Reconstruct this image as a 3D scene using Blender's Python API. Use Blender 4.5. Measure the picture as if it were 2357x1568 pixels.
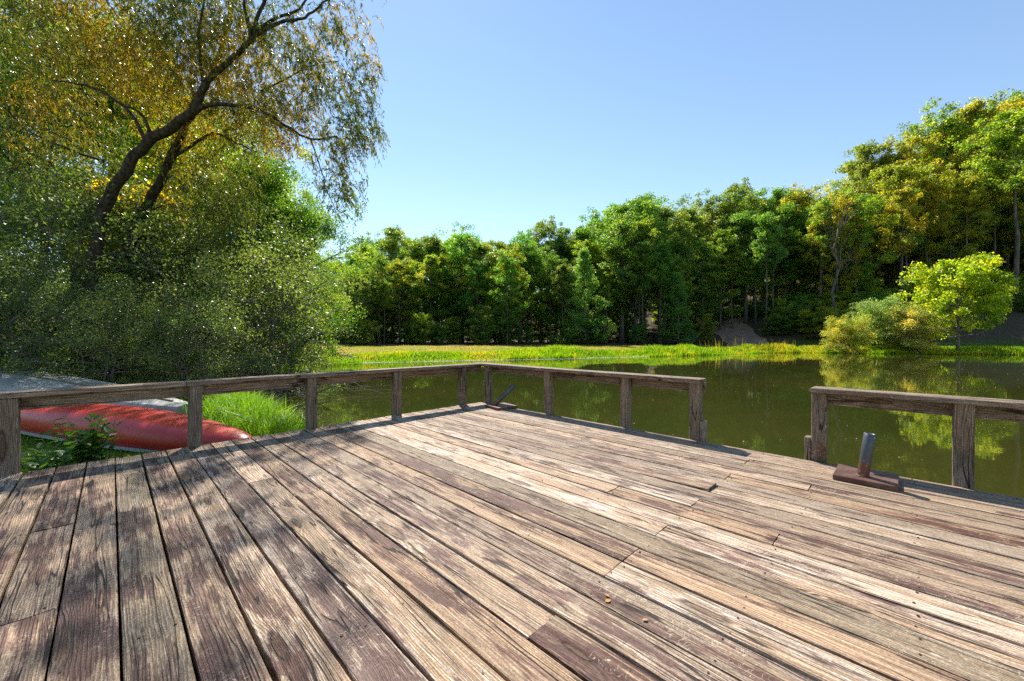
import bpy, math, random
import numpy as np
from mathutils import Vector, Matrix

for o in list(bpy.data.objects):
    bpy.data.objects.remove(o, do_unlink=True)
scene = bpy.context.scene
COL = scene.collection
R = math.radians

# ------------------------------------------------------------------ camera, sky, sun, exposure
EYE = 0.92                      # eye height above the deck boards (z = 0)
cam_d = bpy.data.cameras.new('camera')
cam_d.sensor_width = 36.0
cam_d.lens = 36.0 * 917.0 / 2357.0
cam_d.shift_y = -9.0 / 2357.0
cam_d.clip_start = 0.02
cam_d.clip_end = 3000.0
cam = bpy.data.objects.new('camera', cam_d)
COL.objects.link(cam)
cam.location = (0, 0, EYE)
cam.rotation_euler = (R(90), 0, 0)
scene.camera = cam

SUN_EL, SUN_AZ = 49.0, -17.0    # degrees; azimuth measured from +Y towards +X
world = bpy.data.worlds.new('World')
scene.world = world
world.use_nodes = True
wn = world.node_tree.nodes
bg = wn['Background']
sky = wn.new('ShaderNodeTexSky')
sky.sky_type = 'NISHITA'
sky.sun_disc = False
sky.sun_elevation = R(SUN_EL)
sky.sun_rotation = R(SUN_AZ)
sky.altitude = 200.0
sky.air_density = 1.3
sky.dust_density = 0.04
sky.ozone_density = 2.0
world.node_tree.links.new(sky.outputs[0], bg.inputs[0])
bg.inputs[1].default_value = 0.077

sun_d = bpy.data.lights.new('sun', 'SUN')
sun_d.energy = 3.8
sun_d.angle = R(0.53)
sun_d.color = (1.0, 0.93, 0.82)
sun = bpy.data.objects.new('sun', sun_d)
COL.objects.link(sun)
to_sun = Vector((math.sin(R(SUN_AZ)) * math.cos(R(SUN_EL)), math.cos(R(SUN_AZ)) * math.cos(R(SUN_EL)), math.sin(R(SUN_EL))))
sun.rotation_euler = to_sun.to_track_quat('Z', 'Y').to_euler()
sun.location = (-10, 30, 40)

vs = scene.view_settings
vs.view_transform = 'Standard'
vs.look = 'None'
vs.exposure = 1.25
vs.gamma = 1.0
vs.use_curve_mapping = False
cy = scene.cycles
cy.use_denoising = False
cy.max_bounces = 12
cy.diffuse_bounces = 6
cy.use_adaptive_sampling = True
cy.adaptive_threshold = 0.02
cy.glossy_bounces = 3
cy.transmission_bounces = 4
cy.transparent_max_bounces = 4
cy.sample_clamp_indirect = 4.0
cy.caustics_reflective = False
cy.caustics_refractive = False

# ------------------------------------------------------------------ helpers
rng = np.random.default_rng(7)
WATER = -0.62

def at(px, py, d):
    """Place on the view axis grid used to survey the photo (2357 x 1568 reading), at depth d."""
    return Vector(((px - 1178.0) / 917.0 * d, d, EYE - (py - 775.0) / 917.0 * d))

class MB:
    """Collects vertices and faces (all faces of one mesh share a vertex count per call)."""
    def __init__(self):
        self.v, self.f, self.n = [], [], 0
    def add(self, v, f):
        v = np.asarray(v, dtype=np.float32).reshape(-1, 3)
        f = np.asarray(f, dtype=np.int64)
        self.v.append(v)
        self.f.append(f + self.n)
        self.n += len(v)
    def mesh(self, name, smooth=False):
        m = bpy.data.meshes.new(name)
        v = np.concatenate(self.v)
        m.vertices.add(len(v))
        m.vertices.foreach_set('co', v.ravel())
        tot = np.concatenate([np.full(len(f), f.shape[1], dtype=np.int32) for f in self.f])
        idx = np.concatenate([f.ravel() for f in self.f]).astype(np.int32)
        m.loops.add(len(idx))
        m.loops.foreach_set('vertex_index', idx)
        m.polygons.add(len(tot))
        st_ = np.concatenate([[0], np.cumsum(tot)[:-1]]).astype(np.int32)
        m.polygons.foreach_set('loop_start', st_)
        m.polygons.foreach_set('loop_total', tot)
        m.polygons.foreach_set('use_smooth', np.full(len(tot), bool(smooth)))
        m.update(calc_edges=True)
        return m
    def box(self, x0, x1, y0, y1, z0, z1):
        v = [(x0, y0, z0), (x1, y0, z0), (x1, y1, z0), (x0, y1, z0), (x0, y0, z1), (x1, y0, z1), (x1, y1, z1), (x0, y1, z1)]
        self.add(v, [(0, 3, 2, 1), (4, 5, 6, 7), (0, 1, 5, 4), (1, 2, 6, 5), (2, 3, 7, 6), (3, 0, 4, 7)])
    def tube(self, pts, rad, sides=7, cap=True):
        pts = np.asarray([tuple(p) for p in pts], dtype=np.float64)
        rad = np.asarray(rad, dtype=np.float64)
        n = len(pts)
        tan = np.gradient(pts, axis=0)
        tan /= np.linalg.norm(tan, axis=1)[:, None] + 1e-9
        up = np.array([0.0, 0.0, 1.0]) if abs(tan[0][2]) < 0.9 else np.array([1.0, 0.0, 0.0])
        rings = []
        for i in range(n):
            s = np.cross(up, tan[i]); s /= np.linalg.norm(s) + 1e-9
            w = np.cross(tan[i], s)
            up = w
            a = np.arange(sides) * 2 * np.pi / sides
            rings.append(pts[i] + rad[i] * (np.cos(a)[:, None] * s + np.sin(a)[:, None] * w))
        v = np.concatenate(rings)
        j = np.arange(sides); j2 = (j + 1) % sides
        f = np.concatenate([np.stack([i * sides + j, i * sides + j2, (i + 1) * sides + j2, (i + 1) * sides + j], 1) for i in range(n - 1)])
        self.add(v, f)
        if cap:
            base = self.n - len(v)
            self.v.append(pts[-1:].astype(np.float32)); self.f.append(np.stack([base + (n - 1) * sides + j, base + (n - 1) * sides + j2, np.full(sides, self.n)], 1)); self.n += 1
            self.v.append(pts[:1].astype(np.float32)); self.f.append(np.stack([base + j2, base + j, np.full(sides, self.n)], 1)); self.n += 1
    def leaves(self, pos, axis, nrm, ln, wd, fold=0.0):
        """Diamond leaves: one quad each. pos = leaf base."""
        axis = axis / (np.linalg.norm(axis, axis=1)[:, None] + 1e-9)
        side = np.cross(axis, nrm)
        side /= np.linalg.norm(side, axis=1)[:, None] + 1e-9
        ln = np.broadcast_to(np.asarray(ln, dtype=np.float64), (len(pos),))[:, None]
        wd = np.broadcast_to(np.asarray(wd, dtype=np.float64), (len(pos),))[:, None]
        v = np.stack([pos, pos + axis * ln * 0.45 + side * wd * 0.5, pos + axis * ln, pos + axis * ln * 0.45 - side * wd * 0.5], 1).reshape(-1, 3)
        k = np.arange(len(pos))[:, None] * 4
        self.add(v, k + np.array([[0, 1, 2, 3]]))

def new_obj(name, mesh, mat=None, parent=None):
    o = bpy.data.objects.new(name, mesh)
    COL.objects.link(o)
    if mat is not None and mesh is not None and len(mesh.materials) == 0:
        mesh.materials.append(mat)
    if parent is not None:
        o.parent = parent
    return o

def tag(o, label=None, cat=None, group=None, kind=None):
    if label: o['label'] = label
    if cat: o['category'] = cat
    if group: o['group'] = group
    if kind: o['kind'] = kind
    return o

def empty(name, loc=(0, 0, 0), rz=0.0):
    o = bpy.data.objects.new(name, None)
    o.empty_display_size = 0.1
    COL.objects.link(o)
    o.location = loc
    o.rotation_euler = (0, 0, rz)
    return o

def copy_tree(src, parent=None):
    c = src.copy()
    COL.objects.link(c)
    c.parent = parent
    for ch in list(src.children):
        copy_tree(ch, c)
    return c

class NT:
    """Small node-graph writer."""
    def __init__(self, name):
        self.m = bpy.data.materials.new(name)
        self.m.use_nodes = True
        self.t = self.m.node_tree
        self.t.nodes.clear()
        self.out = self.t.nodes.new('ShaderNodeOutputMaterial')
    def n(self, typ, **kw):
        nd = self.t.nodes.new(typ)
        for k, v in kw.items():
            setattr(nd, k, v)
        return nd
    def put(self, sock, val):
        if isinstance(val, bpy.types.NodeSocket):
            self.t.links.new(val, sock)
        elif val is not None:
            if hasattr(sock.default_value, '__len__') and not hasattr(val, '__len__'):
                val = [val] * len(sock.default_value)
            if hasattr(sock.default_value, '__len__') and len(sock.default_value) == 4 and len(val) == 3:
                val = (*val, 1.0)
            sock.default_value = val
    def math(self, op, a, b=None, c=None, clamp=False):
        nd = self.n('ShaderNodeMath', operation=op, use_clamp=clamp)
        self.put(nd.inputs[0], a); self.put(nd.inputs[1], b)
        if c is not None: self.put(nd.inputs[2], c)
        return nd.outputs[0]
    def add(self, a, b): return self.math('ADD', a, b)
    def sub(self, a, b): return self.math('SUBTRACT', a, b)
    def mul(self, a, b): return self.math('MULTIPLY', a, b)
    def vec(self, x, y, z):
        nd = self.n('ShaderNodeCombineXYZ')
        self.put(nd.inputs[0], x); self.put(nd.inputs[1], y); self.put(nd.inputs[2], z)
        return nd.outputs[0]
    def sep(self, v):
        nd = self.n('ShaderNodeSeparateXYZ'); self.put(nd.inputs[0], v)
        return nd.outputs[0], nd.outputs[1], nd.outputs[2]
    def noise(self, v, scale=1.0, detail=2.0, rough=0.5, dist=0.0, col=False):
        nd = self.n('ShaderNodeTexNoise')
        self.put(nd.inputs['Vector'], v); self.put(nd.inputs['Scale'], scale)
        self.put(nd.inputs['Detail'], detail); self.put(nd.inputs['Roughness'], rough); self.put(nd.inputs['Distortion'], dist)
        return nd.outputs[1 if col else 0]
    def white(self, w):
        nd = self.n('ShaderNodeTexWhiteNoise', noise_dimensions='1D')
        self.put(nd.inputs['W'], w)
        return nd.outputs['Value']
    def step(self, v, lo, hi):
        nd = self.n('ShaderNodeMapRange', interpolation_type='SMOOTHSTEP')
        self.put(nd.inputs[0], v); self.put(nd.inputs[1], lo); self.put(nd.inputs[2], hi)
        nd.inputs[3].default_value = 0.0; nd.inputs[4].default_value = 1.0
        return nd.outputs[0]
    def lerp(self, v, lo, hi, a, b):
        nd = self.n('ShaderNodeMapRange')
        self.put(nd.inputs[0], v); self.put(nd.inputs[1], lo); self.put(nd.inputs[2], hi); self.put(nd.inputs[3], a); self.put(nd.inputs[4], b)
        return nd.outputs[0]
    def mix(self, f, a, b, blend='MIX'):
        nd = self.n('ShaderNodeMix', data_type='RGBA', blend_type=blend)
        self.put(nd.inputs['Factor'], f)
        self.put(nd.inputs[6], a); self.put(nd.inputs[7], b)
        return nd.outputs[2]
    def bump(self, h, strength=0.5, distance=0.01):
        nd = self.n('ShaderNodeBump')
        self.put(nd.inputs['Strength'], strength); self.put(nd.inputs['Distance'], distance); self.put(nd.inputs['Height'], h)
        return nd.outputs[0]
    def principled(self, col, rough=0.6, spec=0.5, normal=None, metal=0.0, ior=1.45, coat=0.0):
        nd = self.n('ShaderNodeBsdfPrincipled')
        self.put(nd.inputs['Base Color'], col); self.put(nd.inputs['Roughness'], rough)
        self.put(nd.inputs['Specular IOR Level'], spec); self.put(nd.inputs['Metallic'], metal); self.put(nd.inputs['IOR'], ior)
        if coat: self.put(nd.inputs['Coat Weight'], coat)
        if normal is not None: self.t.links.new(normal, nd.inputs['Normal'])
        return nd.outputs[0]
    def done(self, sh):
        self.t.links.new(sh, self.out.inputs[0])
        return self.m

# ------------------------------------------------------------------ materials
def wood_material(name, bare, grey, worn, stain, stain_amt, edge_light=0.12, rough=0.72):
    N = NT(name)
    tc = N.n('ShaderNodeTexCoord').outputs['Object']
    oi = N.n('ShaderNodeObjectInfo')
    rnd = oi.outputs['Random']
    x0, y_, z_ = N.sep(tc)
    y = N.add(y_, N.mul(z_, 0.83))
    r1 = N.white(N.mul(rnd, 913.7)); r2 = N.white(N.mul(rnd, 377.3)); r3 = N.white(N.mul(rnd, 1511.9)); r4 = N.white(N.mul(rnd, 733.1))
    x = N.add(x0, N.mul(rnd, 61.0))
    # growth rings cut lengthwise: distance from a wandering pith line
    warp = N.sub(N.noise(N.vec(N.mul(x, 1.5), N.mul(y, 5.0), N.mul(rnd, 9.0)), 1.0, 2.0), 0.5)
    warp2 = N.sub(N.noise(N.vec(N.mul(x, 5.0), N.mul(y, 14.0), N.mul(rnd, 5.0)), 1.0, 1.0), 0.5)
    vo = N.n('ShaderNodeTexVoronoi', voronoi_dimensions='2D', feature='F1')
    N.put(vo.inputs['Vector'], N.vec(N.mul(x, 1.25), N.mul(N.add(y, N.mul(r1, 3.0)), 6.5), 0.0))
    N.put(vo.inputs['Scale'], 1.0)
    sepc = N.n('ShaderNodeSeparateColor'); N.put(sepc.inputs[0], vo.outputs['Color'])
    on = N.step(sepc.outputs[0], 0.66, 0.68)
    ksz = N.lerp(sepc.outputs[1], 0.0, 1.0, 0.55, 1.7)
    kd = N.mul(vo.outputs['Distance'], ksz)
    knot_w = N.mul(N.step(kd, 0.42, 0.02), on)          # bends the grain
    knot_c = N.mul(N.step(kd, 0.105, 0.06), on)         # the knot itself
    v = N.add(N.sub(y, N.lerp(r2, 0, 1, -0.075, 0.075)), N.add(N.mul(warp, 0.07), N.mul(warp2, 0.012)))
    dz = N.add(N.lerp(r3, 0, 1, 0.004, 0.05), N.mul(N.sub(x0, 0.2), N.lerp(r4, 0, 1, -0.012, 0.012)))
    rr = N.math('SQRT', N.add(N.mul(v, v), N.mul(dz, dz)))
    rr = N.add(rr, N.mul(knot_w, 0.026))
    ring = N.add(N.mul(N.math('SINE', N.mul(rr, 6.2832 / 0.0078)), 0.5), 0.5)
    ring = N.math('POWER', ring, 1.6)
    fib = N.noise(N.vec(N.mul(x, 9.0), N.mul(y, 330.0), N.mul(rnd, 3.0)), 1.0, 3.0, 0.6)
    streak = N.noise(N.vec(N.mul(x, 1.3), N.mul(N.add(y, N.mul(warp, 0.03)), 55.0), N.mul(rnd, 17.0)), 1.0, 4.0, 0.62)
    blot = N.noise(N.vec(N.mul(x, 2.2), N.mul(y, 9.0), N.mul(rnd, 23.0)), 1.0, 5.0, 0.62)
    blot2 = N.noise(N.vec(N.mul(x, 5.5), N.mul(y, 19.0), N.mul(rnd, 31.0)), 1.0, 6.0, 0.7)
    # bare weathered wood
    fray = N.add(N.mul(streak, 0.55), N.mul(fib, 0.25))
    c = N.mix(N.step(N.add(streak, N.lerp(r1, 0, 1, -0.13, 0.13)), 0.38, 0.62), bare, grey)
    c = N.mix(N.mul(N.step(N.add(fray, N.add(N.mul(blot, 0.55), N.lerp(r4, 0, 1, -0.16, 0.05))), 0.63, 0.77), 0.9), c, worn)
    # the old stain that is left: mid-board, frayed along the grain
    edge = N.mul(N.math('POWER', N.math('ABSOLUTE', N.mul(y_, 14.0)), 3.0), edge_light)
    sm = N.add(N.sub(N.add(N.mul(N.sub(blot, 0.5), 1.15), N.add(N.mul(N.sub(blot2, 0.5), 0.55), N.mul(N.sub(streak, 0.5), 0.65))), N.sub(edge, 0.47)), N.add(N.lerp(r2, 0, 1, -0.12, 0.10), N.add(N.mul(N.sub(oi.outputs['Alpha'], 0.5), 0.36), stain_amt)))
    sm = N.add(sm, N.mul(N.sub(ring, 0.5), 0.09))
    smask = N.step(sm, 0.49, 0.60)
    tint = N.mix(N.noise(N.vec(N.mul(x, 3.0), N.mul(y, 8.0), 0.0), 1.0, 3.0), stain, (stain[0] * 1.7, stain[1] * 1.9, stain[2] * 1.5))
    c = N.mix(N.mul(smask, 0.88), c, tint)
    # late wood stands dark, fibres flicker
    c = N.mix(N.mul(N.math('SUBTRACT', 1.0, ring), 0.62), c, N.mix(1.0, c, (0.36, 0.29, 0.25), 'MULTIPLY'))
    c = N.mix(N.step(fib, 0.34, 0.70), N.mix(1.0, c, (0.58, 0.55, 0.52), 'MULTIPLY'), N.mix(1.0, c, (1.25, 1.22, 1.18), 'MULTIPLY'))
    c = N.mix(N.mul(N.step(N.add(blot2, N.mul(N.sub(fib, 0.5), 0.3)), 0.54, 0.72), 0.55), c, (0.075, 0.065, 0.052))
    c = N.mix(N.mul(knot_c, 0.7), c, (0.12, 0.065, 0.035))
    grit = N.noise(N.vec(N.mul(x, 120.0), N.mul(y, 260.0), N.mul(rnd, 5.0)), 1.0, 2.0, 0.6)
    c = N.mix(N.step(grit, 0.36, 0.66), N.mix(1.0, c, (0.70, 0.68, 0.66), 'MULTIPLY'), N.mix(1.0, c, (1.16, 1.15, 1.14), 'MULTIPLY'))
    krim = N.mul(N.mul(N.step(kd, 0.15, 0.11), N.step(kd, 0.075, 0.10)), on)
    c = N.mix(N.mul(krim, 0.75), c, (0.05, 0.03, 0.022))
    # scratches: pale, thin, in patches
    patch = N.step(N.noise(N.vec(N.mul(x, 2.7), N.mul(y, 7.0), N.mul(rnd, 41.0)), 1.0, 2.0), 0.50, 0.62)
    sn = N.noise(N.vec(N.mul(x, 24.0), N.mul(y, 17.0), N.mul(rnd, 7.0)), 1.0, 2.5, 0.55, 1.2)
    scr = N.mul(N.step(N.math('ABSOLUTE', N.sub(sn, 0.5)), 0.011, 0.003), patch)
    c = N.mix(N.mul(scr, 0.55), c, (0.66, 0.55, 0.42))
    # checks: dark splits that follow the grain
    cn = N.noise(N.vec(N.mul(x, 1.1), N.mul(N.add(y, N.mul(warp, 0.05)), 26.0), N.mul(rnd, 13.0)), 1.0, 1.5, 0.5)
    cpatch = N.step(N.noise(N.vec(N.mul(x, 2.4), N.mul(y, 11.0), N.mul(rnd, 29.0)), 1.0, 2.0), 0.44, 0.52)
    crack = N.mul(N.step(N.math('ABSOLUTE', N.sub(cn, 0.5)), 0.020, 0.005), cpatch)
    c = N.mix(N.mul(crack, 0.92), c, (0.022, 0.015, 0.012))
    c = N.mix(1.0, c, oi.outputs['Color'], 'MULTIPLY')
    h = N.sub(N.add(N.mul(ring, 0.55), N.add(N.mul(fib, 0.6), N.add(N.mul(grit, 0.35), N.mul(blot2, 0.5)))), N.add(N.mul(crack, 1.7), N.mul(krim, 1.2)))
    nb = N.bump(h, 0.9, 0.0038)
    ro = N.lerp(smask, 0.0, 1.0, rough, rough - 0.12)
    return N.done(N.principled(c, ro, 0.35, nb))

M_DECK = wood_material('weathered_deck_wood', (0.58, 0.435, 0.30), (0.43, 0.345, 0.265), (0.84, 0.745, 0.63), (0.090, 0.030, 0.029), 0.022)
M_RAIL = wood_material('weathered_rail_wood', (0.40, 0.30, 0.21), (0.29, 0.24, 0.19), (0.50, 0.43, 0.35), (0.17, 0.085, 0.05), -0.08, 0.02)

def leaf_material(name, c1, c2, c3, tcol, trans=0.45, rough=0.42, spec=0.5, nscale=0.5, tint=True, hi=(0.52, 0.98)):
    """Leaf: reflects c1..c3 by leaf and by clump, lets light through in tcol times the same variation."""
    N = NT(name)
    geo = N.n('ShaderNodeNewGeometry')
    isl = geo.outputs['Random Per Island']
    tc = N.n('ShaderNodeTexCoord').outputs['Object']
    oi = N.n('ShaderNodeObjectInfo')
    nz = N.noise(N.add(tc, None) if False else tc, nscale, 3.0, 0.6)
    f = N.add(N.mul(isl, 0.45), N.mul(N.step(nz, 0.34, 0.66), 0.55))
    c = N.mix(N.step(f, 0.05, 0.55), c1, c2)
    c = N.mix(N.step(f, hi[0], hi[1]), c, c3)
    br = N.lerp(N.white(N.mul(isl, 531.0)), 0.0, 1.0, 0.65, 1.35)
    c = N.mix(1.0, c, N.vec(br, br, br), 'MULTIPLY')
    if tint:
        c = N.mix(1.0, c, oi.outputs['Color'], 'MULTIPLY')
    tr = N.n('ShaderNodeBsdfTranslucent')
    N.put(tr.inputs[0], N.mix(1.0, c, tcol, 'MULTIPLY'))
    pb = N.principled(c, rough, spec)
    ms = N.n('ShaderNodeMixShader'); ms.inputs[0].default_value = trans
    N.t.links.new(pb, ms.inputs[1]); N.t.links.new(tr.outputs[0], ms.inputs[2])
    return N.done(ms.outputs[0])

M_WILLOW = leaf_material('willow_leaf', (0.040, 0.075, 0.012), (0.115, 0.125, 0.014), (0.31, 0.195, 0.014), (2.7, 2.5, 1.3), 0.5, 0.36, 0.6, 0.30, tint=False, hi=(0.48, 0.92))
M_BUSH = leaf_material('glossy_shrub_leaf', (0.050, 0.084, 0.026), (0.095, 0.132, 0.042), (0.17, 0.185, 0.065), (3.0, 3.1, 0.9), 0.43, 0.36, 0.6, 0.8)
M_TREE = leaf_material('broadleaf', (0.050, 0.108, 0.028), (0.100, 0.178, 0.030), (0.20, 0.235, 0.030), (3.7, 3.3, 1.1), 0.55, 0.40, 0.5, 0.35)
M_GRASS = leaf_material('grass_blade', (0.065, 0.13, 0.012), (0.115, 0.195, 0.014), (0.26, 0.205, 0.045), (2.6, 2.6, 1.0), 0.5, 0.45, 0.4, 0.25)
M_PLANT = leaf_material('seedling_leaf', (0.075, 0.17, 0.025), (0.115, 0.24, 0.028), (0.17, 0.27, 0.035), (2.4, 2.5, 1.2), 0.45, 0.40, 0.5, 3.0)

def bark_material(name, a, b, sc=6.0):
    N = NT(name)
    tc = N.n('ShaderNodeTexCoord').outputs['Object']
    x, y, z = N.sep(tc)
    nz = N.noise(N.vec(N.mul(x, sc * 2.2), N.mul(y, sc * 2.2), N.mul(z, sc * 0.5)), 1.0, 5.0, 0.65)
    c = N.mix(N.step(nz, 0.35, 0.65), a, b)
    return N.done(N.principled(c, 0.9, 0.2, N.bump(nz, 0.8, 0.03)))

M_BARK = bark_material('dark_bark', (0.030, 0.023, 0.018), (0.105, 0.082, 0.062))
M_BARK_F = bark_material('grey_bark', (0.06, 0.05, 0.042), (0.19, 0.16, 0.13), 3.0)
M_TWIG = bark_material('pale_twig_bark', (0.10, 0.08, 0.065), (0.24, 0.20, 0.17), 14.0)
M_DEADWOOD = bark_material('bare_grey_deadwood', (0.12, 0.10, 0.085), (0.26, 0.23, 0.20), 4.0)

# ------------------------------------------------------------------ terrain and pond
POND = np.array([(-3.2, 6.0), (-3.95, 6.9), (-5.0, 8.3), (-7.0, 10.6), (-9.6, 13.6), (-11.6, 17.2), (-11.2, 20.5), (-9.3, 23.2), (-2.2, 25.8), (4, 28), (10, 30.2),
                 (17, 33.5), (23, 37.2), (28, 37.8), (36, 35.2), (44, 33), (52, 28), (54, 18), (50, 6), (40, 0), (20, -4), (8, -3), (3, -0.5), (0, 2.3), (-1.6, 4.0), (-2.4, 5.0)], dtype=np.float64)

def pond_sd(x, y):
    """Signed distance to the shoreline: negative over water."""
    p = np.stack([np.ravel(x), np.ravel(y)], 1)
    n = len(POND)
    best = np.full(len(p), 1e9)
    inside = np.zeros(len(p), dtype=bool)
    for i in range(n):
        a, b = POND[i], POND[(i + 1) % n]
        e = b - a
        w = p - a
        h = np.clip((w @ e) / (e @ e), 0, 1)
        best = np.minimum(best, np.linalg.norm(w - h[:, None] * e, axis=1))
        c = ((a[1] > p[:, 1]) != (b[1] > p[:, 1]))
        with np.errstate(divide='ignore', invalid='ignore'):
            xi = a[0] + (p[:, 1] - a[1]) / (e[1] if e[1] != 0 else 1e-9) * e[0]
        inside ^= c & (p[:, 0] < xi)
    return np.where(inside, -best, best).reshape(np.shape(x))

def sstep(v, lo, hi):
    t = np.clip((v - lo) / (hi - lo), 0, 1)
    return t * t * (3 - 2 * t)

def ground_z(x, y):
    x = np.asarray(x, dtype=np.float64); y = np.asarray(y, dtype=np.float64)
    sd = pond_sd(x, y)
    wob = 0.05 * np.sin(x * 0.9 + 1.3) * np.cos(y * 0.7) + 0.03 * np.sin(x * 2.3 + y * 1.9)
    near = sstep(np.hypot(x + 3, y - 5), 16, 9)
    top = -0.43 * near + (-0.22) * (1 - near)
    z = WATER - 0.03 + (top - WATER + 0.03) * sstep(sd, -0.1, 1.6 - 0.9 * near)
    z = np.where(sd < 0, WATER - 0.03 + np.maximum(sd * 0.55, -1.1), z)
    d = 0.5 * x + 0.85 * y - 55.0
    hill = np.maximum(d, 0)
    hill = np.where(hill < 6, hill * hill / 12.0, hill - 3.0) * 0.36
    hill = 26 * (1 - np.exp(-hill / 26.0)) * sstep(x, 2, 40)
    z = z + np.clip(sd - 2.0, 0, 20) * 0.011 * (1 - near)
    left = np.maximum(-x - 16, 0) * 0.10
    back = 9.0 * sstep(y - (66.0 + 0.25 * np.abs(x)), 0, 45)
    return z + back + np.where(sd > 0.3, wob * sstep(sd, 0.3, 3), 0) + hill + np.minimum(left, 8)

def gz(x, y):
    return float(ground_z(np.array([x]), np.array([y]))[0])

def axis_lines(lo, hi):
    a = [0.0]
    while a[-1] < hi: a.append(a[-1] + max(0.35, 0.03 * abs(a[-1])))
    b = [0.0]
    while b[-1] > lo: b.append(b[-1] - max(0.35, 0.03 * abs(b[-1])))
    return np.array(sorted(set(a + b)))

gx, gy = axis_lines(-420, 460), axis_lines(-260, 520)
GX, GY = np.meshgrid(gx, gy)
GZ = ground_z(GX, GY)
mb = MB()
nx, ny = len(gx), len(gy)
ii, jj = np.meshgrid(np.arange(nx - 1), np.arange(ny - 1))
k = (jj * nx + ii).ravel()
mb.add(np.stack([GX.ravel(), GY.ravel(), GZ.ravel()], 1), np.stack([k, k + 1, k + 1 + nx, k + nx], 1))
me = mb.mesh('terrain', True)
# ground cover weights: lawn/field grass, mown straw, leaf litter, bare earth
def cover_weights(x, y):
    sd = pond_sd(x, y)
    d = 0.5 * x + 0.85 * y
    litter = sstep(y - (41.5 + np.maximum(x, -20) * 0.17), 0, 4.0)
    litter = np.maximum(litter, sstep(d, 57.5, 61))
    litter = np.maximum(litter, sstep(-x - y * 0.35, 8.0, 10.5) * sstep(y, 6, 9))
    straw = sstep(sd, 2.0, 4.5) * sstep(y, 12, 18) * (1 - litter) * sstep(-x, -26, -14)
    mud = sstep(sd, 0.35, 0.0)
    return litter, straw, mud
li, st_, mu = cover_weights(GX, GY)
ca = me.color_attributes.new('cover', 'FLOAT_COLOR', 'POINT')
ca.data.foreach_set('color', np.stack([li.ravel(), st_.ravel(), mu.ravel(), np.ones(nx * ny)], 1).astype(np.float32).ravel())
N = NT('ground_cover')
vc = N.n('ShaderNodeVertexColor', layer_name='cover').outputs[0]
sc_ = N.n('ShaderNodeSeparateColor'); N.put(sc_.inputs[0], vc)
tc = N.n('ShaderNodeTexCoord').outputs['Object']
n1 = N.noise(tc, 1.1, 5.0, 0.65); n2 = N.noise(tc, 9.0, 5.0, 0.7); n3 = N.noise(tc, 0.25, 3.0)
c = N.mix(N.step(n1, 0.35, 0.65), (0.050, 0.095, 0.016), (0.095, 0.125, 0.022))
c = N.mix(N.mul(N.step(n2, 0.5, 0.7), 0.5), c, (0.10, 0.075, 0.04))
straw = N.mix(N.step(N.add(n1, N.mul(N.sub(n3, 0.5), 0.8)), 0.3, 0.7), (0.16, 0.19, 0.028), (0.27, 0.185, 0.05))
c = N.mix(sc_.outputs[1], c, straw)
lit = N.mix(N.step(n2, 0.35, 0.65), (0.050, 0.044, 0.024), (0.120, 0.088, 0.055))
c = N.mix(sc_.outputs[0], c, lit)
c = N.mix(sc_.outputs[2], c, (0.035, 0.028, 0.018))
M_GROUND = N.done(N.principled(c, 0.95, 0.15, N.bump(N.add(n2, n1), 0.9, 0.06)))
tag(new_obj('terrain', me, M_GROUND), 'grassy banks and wooded ground around the pond', kind='structure')

# pond surface
mb = MB()
wx, wy = np.arange(-16, 61, 2.0), np.arange(-9, 43, 2.0)
WX, WY = np.meshgrid(wx, wy)
nx, ny = len(wx), len(wy)
ii, jj = np.meshgrid(np.arange(nx - 1), np.arange(ny - 1))
k = (jj * nx + ii).ravel()
mb.add(np.stack([WX.ravel(), WY.ravel(), np.full(WX.size, WATER)], 1), np.stack([k, k + 1, k + 1 + nx, k + nx], 1))
N = NT('murky_pond_water')
tc = N.n('ShaderNodeTexCoord').outputs['Object']
x, y, z = N.sep(tc)
rip = N.noise(N.vec(N.mul(x, 0.8), N.mul(y, 1.3), 0.0), 1.0, 3.0, 0.55)
rip2 = N.noise(tc, 4.5, 3.0, 0.6)
breeze = N.step(N.noise(N.vec(N.mul(x, 0.05), N.mul(y, 0.09), 3.0), 1.0, 2.0), 0.42, 0.62)
hh = N.add(N.mul(rip, 0.9), N.mul(rip2, N.lerp(breeze, 0, 1, 0.12, 0.30)))
silt = N.noise(tc, 0.35, 3.0, 0.6)
wc = N.mix(N.step(silt, 0.35, 0.65), (0.029, 0.036, 0.007), (0.039, 0.040, 0.009))
M_WATER = N.done(N.principled(wc, 0.03, 0.5, N.bump(hh, 0.07, 0.03), ior=1.45))
tag(new_obj('pond_water', mb.mesh('pond_water'), M_WATER), 'murky green pond with trees mirrored in it', kind='structure')

# dirt track leaving the bank for the wood
N = NT('dirt_track'); tc = N.n('ShaderNodeTexCoord').outputs['Object']
n1 = N.noise(tc, 1.4, 5.0, 0.7)
M_DIRT = N.done(N.principled(N.mix(N.step(n1, 0.35, 0.65), (0.24, 0.145, 0.10), (0.38, 0.255, 0.185)), 0.95, 0.15, N.bump(n1, 0.6, 0.05)))
mb = MB(); V = []
for q in range(15):
    dd = 40.5 + q * 1.5; c0 = at(1700 + 25 * math.sin(q * 0.35), 775, dd)
    for w in (-2.4, -1.2, 0, 1.2, 2.4):
        x_ = c0.x + w + 0.25 * math.sin(q * 1.7 + w); V.append((x_, c0.y, gz(x_, c0.y) + 0.20 - 0.05 * abs(w)))
ii, jj = np.meshgrid(np.arange(4), np.arange(14)); k = (jj * 5 + ii).ravel()
mb.add(V, np.stack([k, k + 1, k + 6, k + 5], 1))
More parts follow.
